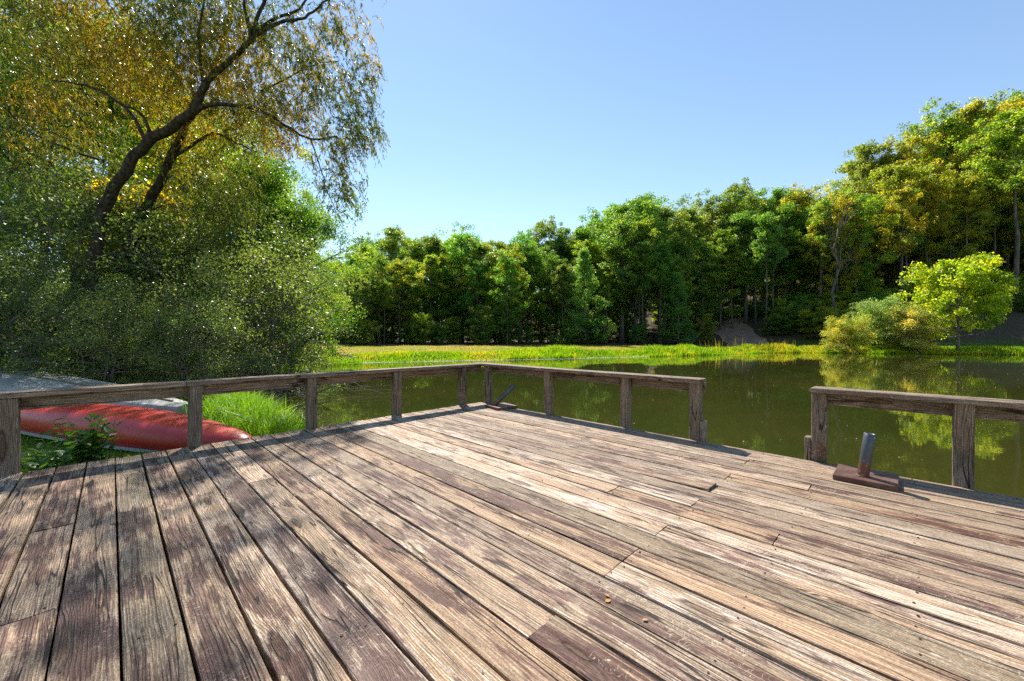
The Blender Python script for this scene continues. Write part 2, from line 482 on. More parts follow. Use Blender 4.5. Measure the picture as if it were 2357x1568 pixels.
tag(new_obj('dirt_path', mb.mesh('dirt_path', True), M_DIRT), 'pinkish dirt track entering the wood at the foot of the hill', kind='structure')

# ------------------------------------------------------------------ deck
CORNER = Vector((-0.42, 5.62, 0.0))
DECK_RZ = math.atan2(-0.705, 0.709)     # local +x runs along the boards (t), local -y runs inwards (s)
PITCH, S0 = 0.146, 0.02
deck = empty('wooden_deck', CORNER, DECK_RZ)
tag(deck, 'large weathered plank deck with worn reddish-brown stain over the pond', 'deck')

def board_mesh(name, L, W, T, seed, cup=0.0012, bev=0.004, segs=6, end_wear=0.0):
    r = np.random.default_rng(seed)
    hw = W / 2
    prof = np.array([(-hw, -T), (-hw, -bev), (-hw + bev * 0.4, -bev * 0.3), (-hw + bev * 1.3, 0), (-hw * 0.45, -cup * 0.7), (0, -cup), (hw * 0.45, -cup * 0.7), (hw - bev * 1.3, 0), (hw - bev * 0.4, -bev * 0.3), (hw, -bev), (hw, -T)])
    npf = len(prof)
    xs = np.linspace(-L / 2, L / 2, segs + 1)
    V = []
    for i, xx in enumerate(xs):
        p = prof.copy()
        p[:, 0] += r.normal(0, 0.0009, npf) + r.normal(0, 0.0007)
        p[1:-1, 1] += r.normal(0, 0.0009) + r.normal(0, 0.0004, npf - 2)
        V.append(np.column_stack([np.full(npf, xx) + (r.normal(0, 0.0012, npf) if i in (0, segs) else 0), p[:, 0], p[:, 1]]))
    v = np.concatenate(V)
    j = np.arange(npf)
    j2 = (j + 1) % npf
    f = np.concatenate([np.stack([i * npf + j, (i + 1) * npf + j, (i + 1) * npf + j2, i * npf + j2], 1) for i in range(segs)])
    m = MB(); m.add(v, f)
    e = segs * npf
    m.f.append(np.array([list(range(npf))]))
    m.f.append(np.array([[e + q for q in range(npf)][::-1]]))
    return m.mesh(name)

T_END = 7.6
joints = {2: [3.42, 6.3], 4: [3.835], 5: [3.42, 5.9], 7: [3.42], 8: [5.5], 9: [3.425, 6.3], 10: [3.0, 3.835], 12: [3.43], 13: [5.5], 14: [3.43, 6.7], 15: [3.43],
          17: [1.325, 5.9], 18: [3.435], 19: [1.746, 5.1], 20: [1.325], 21: [5.5], 22: [1.33, 5.1], 24: [1.345, 4.7], 25: [5.1], 26: [1.34, 2.21, 5.5], 28: [1.33], 30: [2.6], 32: [1.75, 4.7], 35: [3.0], 37: [2.1]}
NROWS = 40
rp = random.Random(11)
# overall wear of the boards, read board by board: 1 = neutral
row_tint = {24: (0.90, 0.93, 0.88), 22: (1.10, 1.05, 0.98), 20: (1.12, 1.06, 0.98), 12: (1.08, 1.07, 1.08), 13: (0.84, 0.86, 0.82), 11: (1.12, 1.10, 1.08)}
# how much of the old stain is left on each board
row_stain = {26: 0.72, 25: 0.45, 24: 0.40, 23: 0.80, 22: 0.30, 21: 0.92, 20: 0.35, 19: 0.88, 18: 0.70, 17: 0.62, 16: 0.45, 15: 0.50, 14: 0.62, 13: 0.42, 12: 0.34, 11: 0.40, 10: 0.44, 9: 0.52, 8: 0.60, 7: 0.38, 6: 0.55, 27: 0.7, 28: 0.6}
plank_ends = []
for row in range(NROWS):
    cuts = [rp.uniform(-0.012, 0.008)] + joints.get(row, [rp.choice([4.7, 5.1, 5.5, 5.9])] if row % 3 == 0 else []) + [T_END]
    sc = S0 + PITCH * (row + 0.5)
    for q in range(len(cuts) - 1):
        t0, t1 = cuts[q] + (0.002 if q else 0), cuts[q + 1] - (0.0025 if q < len(cuts) - 2 else 0)
        W = PITCH - rp.uniform(0.007, 0.013)
        m = board_mesh('plank', t1 - t0, W, 0.038, 100 + row * 7 + q, cup=rp.uniform(0.0005, 0.0022), segs=18 if (row == 7 and q == 0) else 6)
        o = new_obj('plank', m, M_DECK, deck)
        lift = rp.uniform(-0.0015, 0.0015)
        o.location = ((t0 + t1) / 2, -sc + rp.uniform(-0.001, 0.001), lift)
        o.rotation_euler = (rp.uniform(-0.006, 0.006), 0, rp.uniform(-0.0006, 0.0006))
        b = row_tint.get(row, (1, 1, 1))
        g = rp.uniform(0.92, 1.07)
        w_ = rp.uniform(-0.03, 0.03)
        st_row = row_stain.get(row, 0.5) + rp.uniform(-0.12, 0.12)
        o.color = (b[0] * g * (1 + w_), b[1] * g, b[2] * g * (1 - w_), min(max(st_row, 0.0), 1.0))
        if row == 7 and q == 0:                         # the sprung board end: the last half metre curls up
            for vtx in m.vertices:
                u_ = max(0.0, vtx.co.x - ((t1 - t0) / 2 - 0.6)) / 0.6
                vtx.co.z += 0.017 * u_ ** 1.5
            m.update()
            o['label'] = 'sprung plank whose free end stands proud of the deck'
        plank_ends.append((row, t0, t1))

# nails: two at each joist crossing, three at board ends
mb = MB()
ang = np.arange(6) * np.pi / 3
joists = [0.03] + [3.43 - 0.42 * i for i in range(8, 0, -1)] + [3.43 + 0.42 * i for i in range(0, 10)]
for row in range(NROWS):
    for jt in joists:
        for e in (-0.042, 0.042):
            if rp.random() < 0.12: continue
            px_, py_ = jt + rp.uniform(-0.012, 0.012) + 0.014, -(S0 + PITCH * (row + 0.5)) + e + rp.uniform(-0.012, 0.012)
            r_ = rp.uniform(0.0030, 0.0043)
            z_ = rp.uniform(0.0005, 0.0016)
            if row == 7 and 2.82 < px_ < 3.42: z_ += 0.017 * ((px_ - 2.82) / 0.6) ** 1.5
            top = np.column_stack([px_ + r_ * np.cos(ang), py_ + r_ * np.sin(ang), np.full(6, z_)])
            bot = top.copy(); bot[:, 2] -= 0.005
            j = np.arange(6)
            mb.add(np.concatenate([top, bot]), np.stack([j, j + 6, (j + 1) % 6 + 6, (j + 1) % 6], 1))
            mb.f.append(np.array([[mb.n - 12 + q for q in range(6)]]))
N = NT('rusty_nail'); 
M_NAIL = N.done(N.principled((0.045, 0.030, 0.024), 0.6, 0.4, metal=0.3))
tag(new_obj('nail_heads', mb.mesh('nail_heads'), M_NAIL, deck), 'rusty nail heads in pairs across the boards', kind='stuff')

# joists, rim boards and pilings below
N = NT('damp_framing_wood'); tc = N.n('ShaderNodeTexCoord').outputs['Object']
M_FRAME = N.done(N.principled(N.mix(N.noise(tc, 7.0, 4.0), (0.05, 0.04, 0.03), (0.12, 0.10, 0.075)), 0.85, 0.2))
s_end = S0 + PITCH * NROWS
for jt in joists:
    m = MB(); m.box(-0.019, 0.019, -s_end + 0.03, -S0 - 0.045, -0.19, -0.0405)
    o = new_obj('joist', m.mesh('joist'), M_FRAME, deck); o.location.x = jt
m = MB(); m.box(0.012, T_END - 0.02, -S0 - 0.042, -S0 - 0.004, -0.22, -0.0405); new_obj('rim_board', m.mesh('rim_board'), M_FRAME, deck)
m = MB(); m.box(0.012, T_END - 0.02, -s_end + 0.002, -s_end + 0.028, -0.22, -0.0405); new_obj('rim_board', m.mesh('rim_board'), M_FRAME, deck)
for pt in (0.25, 2.6, 5.0, 7.2):
    for ps in (0.3, 2.2, 4.2):
        wpt = Matrix.Translation(CORNER) @ Matrix.Rotation(DECK_RZ, 4, 'Z') @ Vector((pt, -ps, 0))
        m = MB(); zb = gz(wpt.x, wpt.y) - 0.25
        m.tube([(pt + 0.08, -ps, zb), (pt + 0.08, -ps, -0.195)], [0.08, 0.075], 10)
        new_obj('piling', m.mesh('piling'), M_FRAME, deck)

# ------------------------------------------------------------------ railings
def beam(name, parent, p0, p1, w, h, roll_up=True, seed=0, round_ends=0.0, tint=1.0):
    """A timber from p0 to p1 (local); w across, h in height (or depth for posts); mesh along local x so that grain follows it."""
    p0, p1 = Vector(p0), Vector(p1)
    L = (p1 - p0).length
    r = np.random.default_rng(seed)
    b = 0.005
    hw, hh_ = w / 2, h / 2
    prof = np.array([(-hw + b, -hh_), (hw - b, -hh_), (hw, -hh_ + b), (hw, hh_ - b), (hw - b, hh_), (0, hh_ - 0.001), (-hw + b, hh_), (-hw, hh_ - b), (-hw, -hh_ + b)])
    npf = len(prof)
    if round_ends:
        xs = [-L / 2, -L / 2 + round_ends * 0.3, -L / 2 + round_ends, 0, L / 2 - 0.004, L / 2]
        dz = [round_ends * 0.9, round_ends * 0.28, 0, 0, 0, 0.003]
    else:
        xs = [-L / 2, -L / 2 + 0.003, -L / 4, 0, L / 4, L / 2 - 0.003, L / 2]
        dz = [0.003, 0, 0, 0, 0, 0, 0.003]
    V = []
    for xx, d_ in zip(xs, dz):
        p = prof.copy() + r.normal(0, 0.0012, prof.shape)
        p[:, 1] = np.where(p[:, 1] > 0, p[:, 1] - d_, p[:, 1] + (0.002 if d_ else 0))
        V.append(np.column_stack([np.full(npf, xx), p]))
    v = np.concatenate(V); j = np.arange(npf); j2 = (j + 1) % npf; n_ = len(xs)
    f = np.concatenate([np.stack([i * npf + j, i * npf + j2, (i + 1) * npf + j2, (i + 1) * npf + j], 1) for i in range(n_ - 1)])
    m = MB(); m.add(v, f)
    m.f.append(np.array([list(range(npf))[::-1]])); m.f.append(np.array([[(n_ - 1) * npf + q for q in range(npf)]]))
    o = new_obj(name, m.mesh(name), M_RAIL, parent)
    o.location = (p0 + p1) / 2
    xa = (p1 - p0).normalized()
    if abs(xa.z) > 0.9:
        ya = Vector((0, 1, 0)); 
    else:
        ya = Vector((0, 0, 1)).cross(xa)
    za = xa.cross(ya).normalized()
    ya = za.cross(xa)
    o.rotation_euler = Matrix((xa, ya, za)).transposed().to_euler()
    g = tint * rp.uniform(0.9, 1.1)
    o.color = (g, g, g, 0.5)
    return o

PW = 0.089
RAIL_TOP = 0.545
def post(parent, t, s, seed, z1=None, lean=(0, 0)):
    return beam('post', parent, (t, -s, -0.20), (t + lean[0], -s - lean[1], (z1 or RAIL_TOP) - 0.040), PW, PW, seed=seed)

rail_a = empty('deck_railing', CORNER, DECK_RZ)
tag(rail_a, 'long low grey timber railing turning round the far corner of the deck', 'railing')
for i, s in enumerate((0.33, 1.31, 2.255, 3.19, 4.17, 5.1, 5.75)):
    post(rail_a, -0.035, s, 300 + i, lean=(0, 0.004 * (-1) ** i))
for i, t in enumerate((0.10, 1.19, 2.21, 2.905)):
    post(rail_a, t, -0.028, 320 + i, lean=(0.003 * (-1) ** i, 0))
# under-rails are bolted to the outer faces, caps lie on top
OUT = PW / 2 + 0.021
beam('under_rail', rail_a, (-0.035 - OUT, -2.28, 0.458), (-0.035 - OUT, 0.05, 0.458), 0.038, 0.089, seed=340)
beam('under_rail', rail_a, (-0.035 - OUT, -5.82, 0.457), (-0.035 - OUT, -2.284, 0.457), 0.038, 0.089, seed=341)
beam('under_rail', rail_a, (-0.05, 0.028 + OUT, 0.458), (2.962, 0.028 + OUT, 0.458), 0.038, 0.089, seed=342)
beam('rail_cap', rail_a, (-0.045, -3.25, RAIL_TOP - 0.019), (-0.045, -0.052, RAIL_TOP - 0.019), 0.140, 0.038, seed=343)
beam('rail_cap', rail_a, (-0.045, -5.85, RAIL_TOP - 0.019), (-0.045, -3.254, RAIL_TOP - 0.019), 0.140, 0.038, seed=344)
beam('rail_cap', rail_a, (-0.135, 0.022, RAIL_TOP - 0.019), (2.972, 0.022, RAIL_TOP - 0.019), 0.140, 0.038, seed=345)
beam('spacer_block', rail_a, (2.905 + PW / 2 + 0.021, 0.03, -0.20), (2.905 + PW / 2 + 0.021, 0.03, 0.165), 0.082, 0.038, seed=346)

rail_b = empty('deck_railing', CORNER, DECK_RZ)
tag(rail_b, 'short timber railing beside the opening, rounded cap end, nearest the upright steel stand', 'railing')
for i, t in enumerate((3.79, 4.50, 5.4, 6.3, 7.2)):
    post(rail_b, t, -0.03, 360 + i, lean=(0.004, 0))
beam('under_rail', rail_b, (3.75, 0.030 + OUT, 0.458), (7.4, 0.030 + OUT, 0.458), 0.038, 0.089, seed=370, tint=1.25)
beam('rail_cap', rail_b, (3.742, 0.022, RAIL_TOP - 0.019), (7.45, 0.022, RAIL_TOP - 0.019), 0.140, 0.038, seed=371, round_ends=0.022)
beam('spacer_block', rail_b, (3.79 - PW / 2 - 0.021, 0.032, -0.20), (3.79 - PW / 2 - 0.021, 0.032, 0.165), 0.082, 0.038, seed=372)

# ------------------------------------------------------------------ steel stands
N = NT('rusty_steel')
tc = N.n('ShaderNodeTexCoord').outputs['Object']
n1 = N.noise(tc, 9.0, 5.0, 0.65); n2 = N.noise(tc, 60.0, 3.0, 0.6)
c = N.mix(N.step(n1, 0.35, 0.65), (0.085, 0.042, 0.030), (0.17, 0.088, 0.062))
c = N.mix(N.mul(N.step(n2, 0.55, 0.7), 0.5), c, (0.05, 0.028, 0.022))
M_RUST = N.done(N.principled(c, 0.55, 0.5, N.bump(N.add(n1, n2), 0.3, 0.002), metal=0.25))
N = NT('worn_painted_pipe')
tc = N.n('ShaderNodeTexCoord').outputs['Object']
x, y, z = N.sep(tc)
n1 = N.noise(tc, 14.0, 5.0, 0.65)
c = N.mix(N.step(N.add(n1, N.mul(z, -1.2)), 0.28, 0.42), (0.085, 0.095, 0.115), (0.16, 0.075, 0.045))
c = N.mix(N.step(N.noise(tc, 45.0, 3.0), 0.62, 0.70), c, (0.30, 0.27, 0.24))
M_PIPE = N.done(N.principled(c, 0.42, 0.5, N.bump(n1, 0.2, 0.002), metal=0.35))

def steel_stand(t, s, rot, size, base, top, r, label):
    wl = Matrix.Translation(CORNER) @ Matrix.Rotation(DECK_RZ, 4, 'Z') @ Vector((t, -s, 0.0022))
    e = empty('steel_stand', wl, DECK_RZ + rot)
    tag(e, label, 'stand', 'pipe stands on the deck')
    h = size / 2; b = 0.004; T = 0.032
    m = MB()
    lay = [(h, 0.0), (h, T - b), (h - b, T)]
    v = []
    for a, zz in lay: v += [(-a, -a, zz), (a, -a, zz), (a, a, zz), (-a, a, zz)]
    f = [(0, 3, 2, 1), (8, 9, 10, 11)]
    for q in range(2):
        for w in range(4): f.append((q * 4 + w, q * 4 + (w + 1) % 4, q * 4 + 4 + (w + 1) % 4, q * 4 + 4 + w))
    m.add(v, f)
    new_obj('base_plate', m.mesh('base_plate'), M_RUST, e)
    # hollow pipe: outer wall, rim, inner wall, oblique foot sunk in the weld
    b_, t_ = Vector(base), Vector(top)
    d = (t_ - b_).normalized(); L = (t_ - b_).length
    xa = d.cross(Vector((0, 1, 0))).normalized() if abs(d.y) < 0.9 else d.cross(Vector((1, 0, 0))).normalized()
    ya = d.cross(xa)
    S = 20; a = np.arange(S) * 2 * np.pi / S
    rings = []
    for zz, rr_ in ((0.0, r), (L * 0.5, r), (L - 0.002, r), (L, r - 0.002), (L, r - 0.006), (L - 0.12, r - 0.006)):
        rings.append(np.column_stack([rr_ * np.cos(a), rr_ * np.sin(a), np.full(S, zz)]))
    j = np.arange(S); j2 = (j + 1) % S
    m = MB()
    m.add(np.concatenate(rings), np.concatenate([np.stack([i * S + j, i * S + j2, (i + 1) * S + j2, (i + 1) * S + j], 1) for i in range(5)]))
    m.f.append(np.array([[5 * S + q for q in range(S)]]))
    o = new_obj('pipe', m.mesh('pipe', True), M_PIPE, e)
    o.location = b_
    o.rotation_euler = Matrix((xa, ya, d)).transposed().to_euler()
    # weld bead
    m = MB()
    S = 18
    pts = [b_ + xa * 0 + Vector(((r + 0.002) * math.cos(q) / max(abs(d.z), 0.5), (r + 0.002) * math.sin(q), 0.001)) for q in np.linspace(0, 2 * math.pi, S + 1)]
    pts = [Vector((p.x, p.y, T + 0.002)) for p in pts]
    m.tube(pts, [0.005] * (S + 1), 6)
    new_obj('weld_bead', m.mesh('weld_bead', True), M_RUST, e)
    return e

# local x = along boards (t), local y = outwards
steel_stand(4.068, 0.262, 0.0, 0.304, (-0.012, -0.055, 0.030), (0.022, -0.045, 0.305), 0.030, 'rusty steel plate with short upright pipe, right of the opening in the railing')
steel_stand(0.53, 0.135, R(-9), 0.30, (-0.055, -0.075, 0.030), (0.125, 0.115, 0.290), 0.028, 'rusty steel plate with slanting pipe, tucked into the far corner of the deck')

# ------------------------------------------------------------------ boats
def canoe():
    L = 4.95
    tip = at(592, 1003, 4.55); tip.z = -0.20
    ux = Vector((-0.956, 0.293, 0)).normalized()
    ctr = Vector((tip.x, tip.y, 0)) + ux * (L / 2)
    gzc = gz(ctr.x, ctr.y)
    e = empty('canoe', (ctr.x, ctr.y, gzc + 0.045), math.atan2(ux.y, ux.x))
    tag(e, 'red canoe lying keel up on the grass beside the deck', 'canoe')
    ns, nc = 49, 19
    V = []
    gun = []
    for i in range(ns):
        u = -1 + 2 * i / (ns - 1)
        au = abs(u)
        half = 0.37 * (1 - au ** 2.5) ** 0.72 + 0.012
        keel = 0.385 - 0.17 * au ** 1.8
        if au > 0.86:
            q = (au - 0.86) / 0.14
            keel -= 0.15 * (1 - math.sqrt(max(0, 1 - q * q)))
        rim = 0.045 - 0.028 * au ** 2.5
        xx = u * L / 2
        for jn in range(nc):
            th = math.pi * jn / (nc - 1)
            cx = math.cos(th)
            ex = 0.62 - 0.1 * au
            yy = half * math.copysign(abs(cx) ** 0.55, cx)
            zz = rim + (keel - rim) * (math.sin(th) ** ex)
            if au < 0.97 and jn == nc // 2: zz += 0.012          # moulded keel line
            V.append((xx, yy, zz))
        gun.append(((xx, -half, rim), (xx, half, rim)))
    i, j = np.meshgrid(np.arange(ns - 1), np.arange(nc - 1), indexing='ij')
    k = (i * nc + j).ravel()
    m = MB(); m.add(V, np.stack([k, k + nc, k + nc + 1, k + 1], 1))
    N = NT('faded_red_hull')
    tc = N.n('ShaderNodeTexCoord').outputs['Object']
    n1 = N.noise(tc, 2.5, 5.0, 0.65); n2 = N.noise(N.mul(tc, 1.0) if False else tc, 38.0, 3.0, 0.6)
    c = N.mix(N.step(n1, 0.3, 0.7), (0.54, 0.032, 0.022), (0.60, 0.055, 0.038))
    c = N.mix(N.mul(N.step(n2, 0.60, 0.75), 0.10), c, (0.45, 0.16, 0.13))
    c = N.mix(N.mul(N.step(N.noise(tc, 5.0, 4.0, 0.7), 0.58, 0.75), 0.25), c, (0.22, 0.03, 0.022))
    mat = N.done(N.principled(c, 0.36, 0.5, N.bump(n1, 0.1, 0.004)))
    h = new_obj('hull', m.mesh('hull', True), mat, e)
    sol = h.modifiers.new('thickness', 'SOLIDIFY'); sol.thickness = 0.006; sol.offset = -1
    N = NT('dull_aluminium'); M_AL = N.done(N.principled((0.42, 0.45, 0.47), 0.5, 0.5, metal=0.5))
    for sd in (0, 1):
        m = MB(); pts = [g[sd] for g in gun]
        sg = -1 if sd == 0 else 1
        rings = []
        for p in pts:
            rings.append(np.array([(p[0], p[1] + sg * 0.012, p[2] - 0.022), (p[0], p[1] + sg * 0.012, p[2] + 0.016), (p[0], p[1] - sg * 0.012, p[2] + 0.016), (p[0], p[1] - sg * 0.012, p[2] - 0.022)]))
        j = np.arange(4)
        m.add(np.concatenate(rings), np.concatenate([np.stack([q * 4 + j, q * 4 + (j + 1) % 4, (q + 1) * 4 + (j + 1) % 4, (q + 1) * 4 + j], 1) for q in range(ns - 1)]))
        new_obj('gunwale', m.mesh('gunwale'), M_AL, e)
    return e
canoe_o = canoe()
canoe_o.rotation_euler.y = R(-1.2)

def rowboat():
    # keel-up flat-bottomed boat: blunt bow to the right, wide stern to the left
    L = 4.6
    bow = Vector((-5.45, 6.65, 0))
    ux = Vector((-0.972, 0.235, 0)).normalized()
    ctr = bow + ux * (L / 2)
    e = empty('rowboat', (ctr.x, ctr.y, gz(ctr.x, ctr.y) + 0.02), math.atan2(ux.y, ux.x))
    tag(e, 'pale grey flat-bottomed boat overturned behind the red canoe', 'boat')
    ns = 25
    V = []; rim_pts = [[], []]
    for i in range(ns):
        u = i / (ns - 1)                                   # 0 bow, 1 stern
        xx = -L / 2 + u * L
        half = 0.16 + 0.54 * (1 - (1 - min(u / 0.6, 1)) ** 2.0)
        bot = half * 0.80
        hgt = 0.15 + 0.45 * u
        prof = [(-half, 0.0), (-half * 0.97, hgt * 0.35), (-half * 0.90, hgt * 0.8), (-bot, hgt * 0.97), (-bot * 0.9, hgt), (-bot * 0.3, hgt + 0.012), (0, hgt + 0.03), (bot * 0.3, hgt + 0.012), (bot * 0.9, hgt), (bot, hgt * 0.97), (half * 0.90, hgt * 0.8), (half * 0.97, hgt * 0.35), (half, 0.0)]
        V += [(xx, p, z_) for p, z_ in prof]
        rim_pts[0].append((xx, -half - 0.01, 0.012)); rim_pts[1].append((xx, half + 0.01, 0.012))
    nc = 13
    i, j = np.meshgrid(np.arange(ns - 1), np.arange(nc - 1), indexing='ij')
    k = (i * nc + j).ravel()
    m = MB(); m.add(V, np.stack([k, k + 1, k + nc + 1, k + nc], 1))
    m.f.append(np.array([list(range(nc))[::-1]])); m.f.append(np.array([[(ns - 1) * nc + q for q in range(nc)]]))
    N = NT('chalky_grey_hull')
    tc = N.n('ShaderNodeTexCoord').outputs['Object']
    n1 = N.noise(tc, 3.0, 5.0, 0.7); n2 = N.noise(tc, 16.0, 4.0, 0.65)
    c = N.mix(N.step(n1, 0.3, 0.7), (0.29, 0.29, 0.26), (0.40, 0.395, 0.36))
    c = N.mix(N.mul(N.step(n2, 0.50, 0.68), 0.55), c, (0.12, 0.125, 0.07))
    mat = N.done(N.principled(c, 0.65, 0.4, N.bump(n2, 0.3, 0.004)))
    new_obj('hull', m.mesh('hull', False), mat, e)
    N = NT('mossy_rim'); M_RIM = N.done(N.principled((0.14, 0.14, 0.07), 0.8, 0.3))
    for q in (0, 1):
        m = MB(); m.tube(rim_pts[q], [0.022] * ns, 6); new_obj('gunwale', m.mesh('gunwale'), M_RIM, e)
    m = MB()
    m.tube([(-L / 2 + L * q_, 0, 0.185 + 0.45 * q_) for q_ in (0.06, 0.25, 0.5, 0.75, 0.99)], [0.016] * 5, 6)
    new_obj('keel_strip', m.mesh('keel_strip'), M_RIM, e)
    return e
boat_o = rowboat()

# ------------------------------------------------------------------ trees
def rdir(r, n):
    v = r.normal(size=(n, 3))
    return v / (np.linalg.norm(v, axis=1)[:, None] + 1e-9)

def clump_leaves(r, centers, radii, per, ln, wd, out_from=None, up=0.3, flat=0.7):
    """Leaves scattered in small ellipsoids round the twig ends."""
    c = np.repeat(centers, per, axis=0)
    rad = np.repeat(radii, per)
    d = rdir(r, len(c))
    rr_ = rad * r.random(len(c)) ** 0.45
    off = d * rr_[:, None]
    off[:, 2] *= flat
    pos = c + off
    nrm = rdir(r, len(c)) + np.array([0, 0, up]) + d * 0.35
    ax = np.cross(nrm, rdir(r, len(c)))
    ax[:, 2] -= 0.25
    L = ln * r.uniform(0.65, 1.25, len(c))
    return pos, ax, nrm, L, L * (wd / ln)

def profile(kind, v):
    if kind == 'round': return max(0.12, math.sin(math.pi * (0.16 + 0.80 * v)) ** 0.75)
    if kind == 'cone': return max(0.10, (1 - v) ** 0.85)
    if kind == 'top': return max(0.15, math.sin(math.pi * (0.30 + 0.62 * v)) ** 0.6)
    return max(0.2, math.sin(math.pi * (0.08 + 0.84 * v)) ** 0.5)

def build_tree(seed, H, cb, RAD, kind, nlimb, nsub, per, ln, wd, tr, clump, elev=(10, 60), lean=0.03, flat=0.7, sides=7, bare_low=0, multi=1):
    r = np.random.default_rng(seed)
    wood = MB()
    cents, rads = [], []
    for st in range(multi):
        n = 9
        zz = np.linspace(0, H * (0.94 if multi == 1 else r.uniform(0.72, 0.94)), n)
        wx_ = np.cumsum(r.normal(0, lean * H / n, n)); wy_ = np.cumsum(r.normal(0, lean * H / n, n))
        wx_ -= wx_[0]; wy_ -= wy_[0]
        if multi > 1:
            a_ = st * 2 * math.pi / multi + r.uniform(-0.4, 0.4)
            sp = np.linspace(0, 1, n) ** 0.8 * RAD * 0.45
            wx_ = wx_ + np.cos(a_) * (sp + 0.12); wy_ = wy_ + np.sin(a_) * (sp + 0.12)
        tp = np.column_stack([wx_, wy_, zz])
        trad = tr * (1 - 0.93 * (zz / zz[-1]) ** 1.05)
        trad[0] *= 1.45
        if multi > 1: trad = trad * 0.65
        tp[0, 2] -= 0.5
        wood.tube(tp, trad, sides)
        top = tp[-1]
        for i in range(max(nlimb // multi, 4)):
            v = (i + r.uniform(0.2, 0.8)) / max(nlimb // multi, 4)
            f = cb + (0.96 - cb) * v
            zq = f * H * (tp[-1, 2] / (0.94 * H)) if multi > 1 else f * H * 0.94
            p0 = np.array([np.interp(zq, tp[:, 2], tp[:, 0]), np.interp(zq, tp[:, 2], tp[:, 1]), zq])
            az = i * 2.39996 + r.uniform(-0.5, 0.5) + st
            ln_ = RAD * profile(kind, v) * r.uniform(0.70, 1.18)
            el = R(elev[0] + (elev[1] - elev[0]) * v + r.uniform(-10, 10))
            dr = np.array([math.cos(az) * math.cos(el), math.sin(az) * math.cos(el), math.sin(el)])
            bend = r.uniform(-0.10, 0.22)
            us = np.linspace(0, 1, 5)
            lp = p0 + np.outer(us, dr) * ln_
            lp[:, 2] += bend * ln_ * us ** 2
            lp[1:] += r.normal(0, 0.035 * ln_, (4, 3))
            br = max(0.012, tr * (1 - f) * 0.55 + 0.012)
            wood.tube(lp, br * (1 - 0.8 * us), 5, cap=False)
            if i < bare_low: 
                for q in range(4):
                    u = r.uniform(0.3, 0.9); b0 = p0 + dr * ln_ * u
                    wood.tube([b0, b0 + dr * 0.3 * ln_ * 0.5 + r.normal(0, 0.12 * ln_, 3), b0 + dr * 0.3 * ln_ + r.normal(0, 0.15 * ln_, 3)], [br * 0.4, br * 0.25, br * 0.1], 4, cap=False)
                continue
            for q in range(nsub):
                u = 0.30 + 0.70 * (q + r.uniform(0.1, 0.9)) / nsub
                b0 = np.array([np.interp(u, us, lp[:, w]) for w in range(3)])
                sd_ = rdir(r, 1)[0] * np.array([1, 1, 0.7]) + dr * 0.5
                sl = ln_ * r.uniform(0.16, 0.36) + 0.15 * clump
                b1 = b0 + sd_ * sl
                wood.tube([b0, (b0 + b1) / 2 + r.normal(0, 0.04 * sl, 3), b1], [br * 0.35, br * 0.22, br * 0.10], 4, cap=False)
                cents.append(b1); rads.append(clump * r.uniform(0.65, 1.3))
            cents.append(lp[-1]); rads.append(clump * r.uniform(0.8, 1.2))
        cents.append(top); rads.append(clump)
    leaf = MB()
    leaf.leaves(*clump_leaves(r, np.array(cents), np.array(rads), per, ln, wd, flat=flat))
    return wood.mesh('trunk', True), leaf.mesh('crown')

SRC = {}
def source(key, mats=None, **kw):
    tm, cm = build_tree(**kw)
    if not tm.materials: tm.materials.append((mats or (M_BARK_F, M_TREE))[0])
    if not cm.materials: cm.materials.append((mats or (M_BARK_F, M_TREE))[1])
    SRC[key] = (tm, cm, kw['H'])

source('oak_a', seed=1, H=18, cb=0.26, RAD=5.0, kind='round', nlimb=26, nsub=7, per=94, ln=0.213, wd=0.152, tr=0.26, clump=0.72)
source('oak_b', seed=2, H=20, cb=0.32, RAD=4.6, kind='round', nlimb=26, nsub=7, per=94, ln=0.213, wd=0.152, tr=0.26, clump=0.68)
source('oak_c', seed=3, H=19, cb=0.22, RAD=4.4, kind='dense', nlimb=29, nsub=7, per=90, ln=0.205, wd=0.152, tr=0.24, clump=0.68)
source('slim_a', seed=4, H=20, cb=0.46, RAD=3.0, kind='top', nlimb=21, nsub=7, per=86, ln=0.205, wd=0.144, tr=0.19, clump=0.61, elev=(25, 70))
source('slim_b', seed=5, H=21, cb=0.58, RAD=3.3, kind='top', nlimb=20, nsub=7, per=86, ln=0.205, wd=0.144, tr=0.20, clump=0.61, elev=(20, 70))
source('low_a', seed=6, H=9, cb=0.05, RAD=2.9, kind='dense', nlimb=26, nsub=7, per=84, ln=0.180, wd=0.128, tr=0.10, clump=0.61, elev=(5, 60))
source('low_b', seed=8, H=7, cb=0.04, RAD=2.6, kind='dense', nlimb=23, nsub=7, per=84, ln=0.172, wd=0.120, tr=0.09, clump=0.58, elev=(5, 55), multi=2)
source('cone_a', seed=9, H=13, cb=0.05, RAD=3.4, kind='cone', nlimb=34, nsub=7, per=84, ln=0.172, wd=0.112, tr=0.16, clump=0.58, elev=(0, 55))
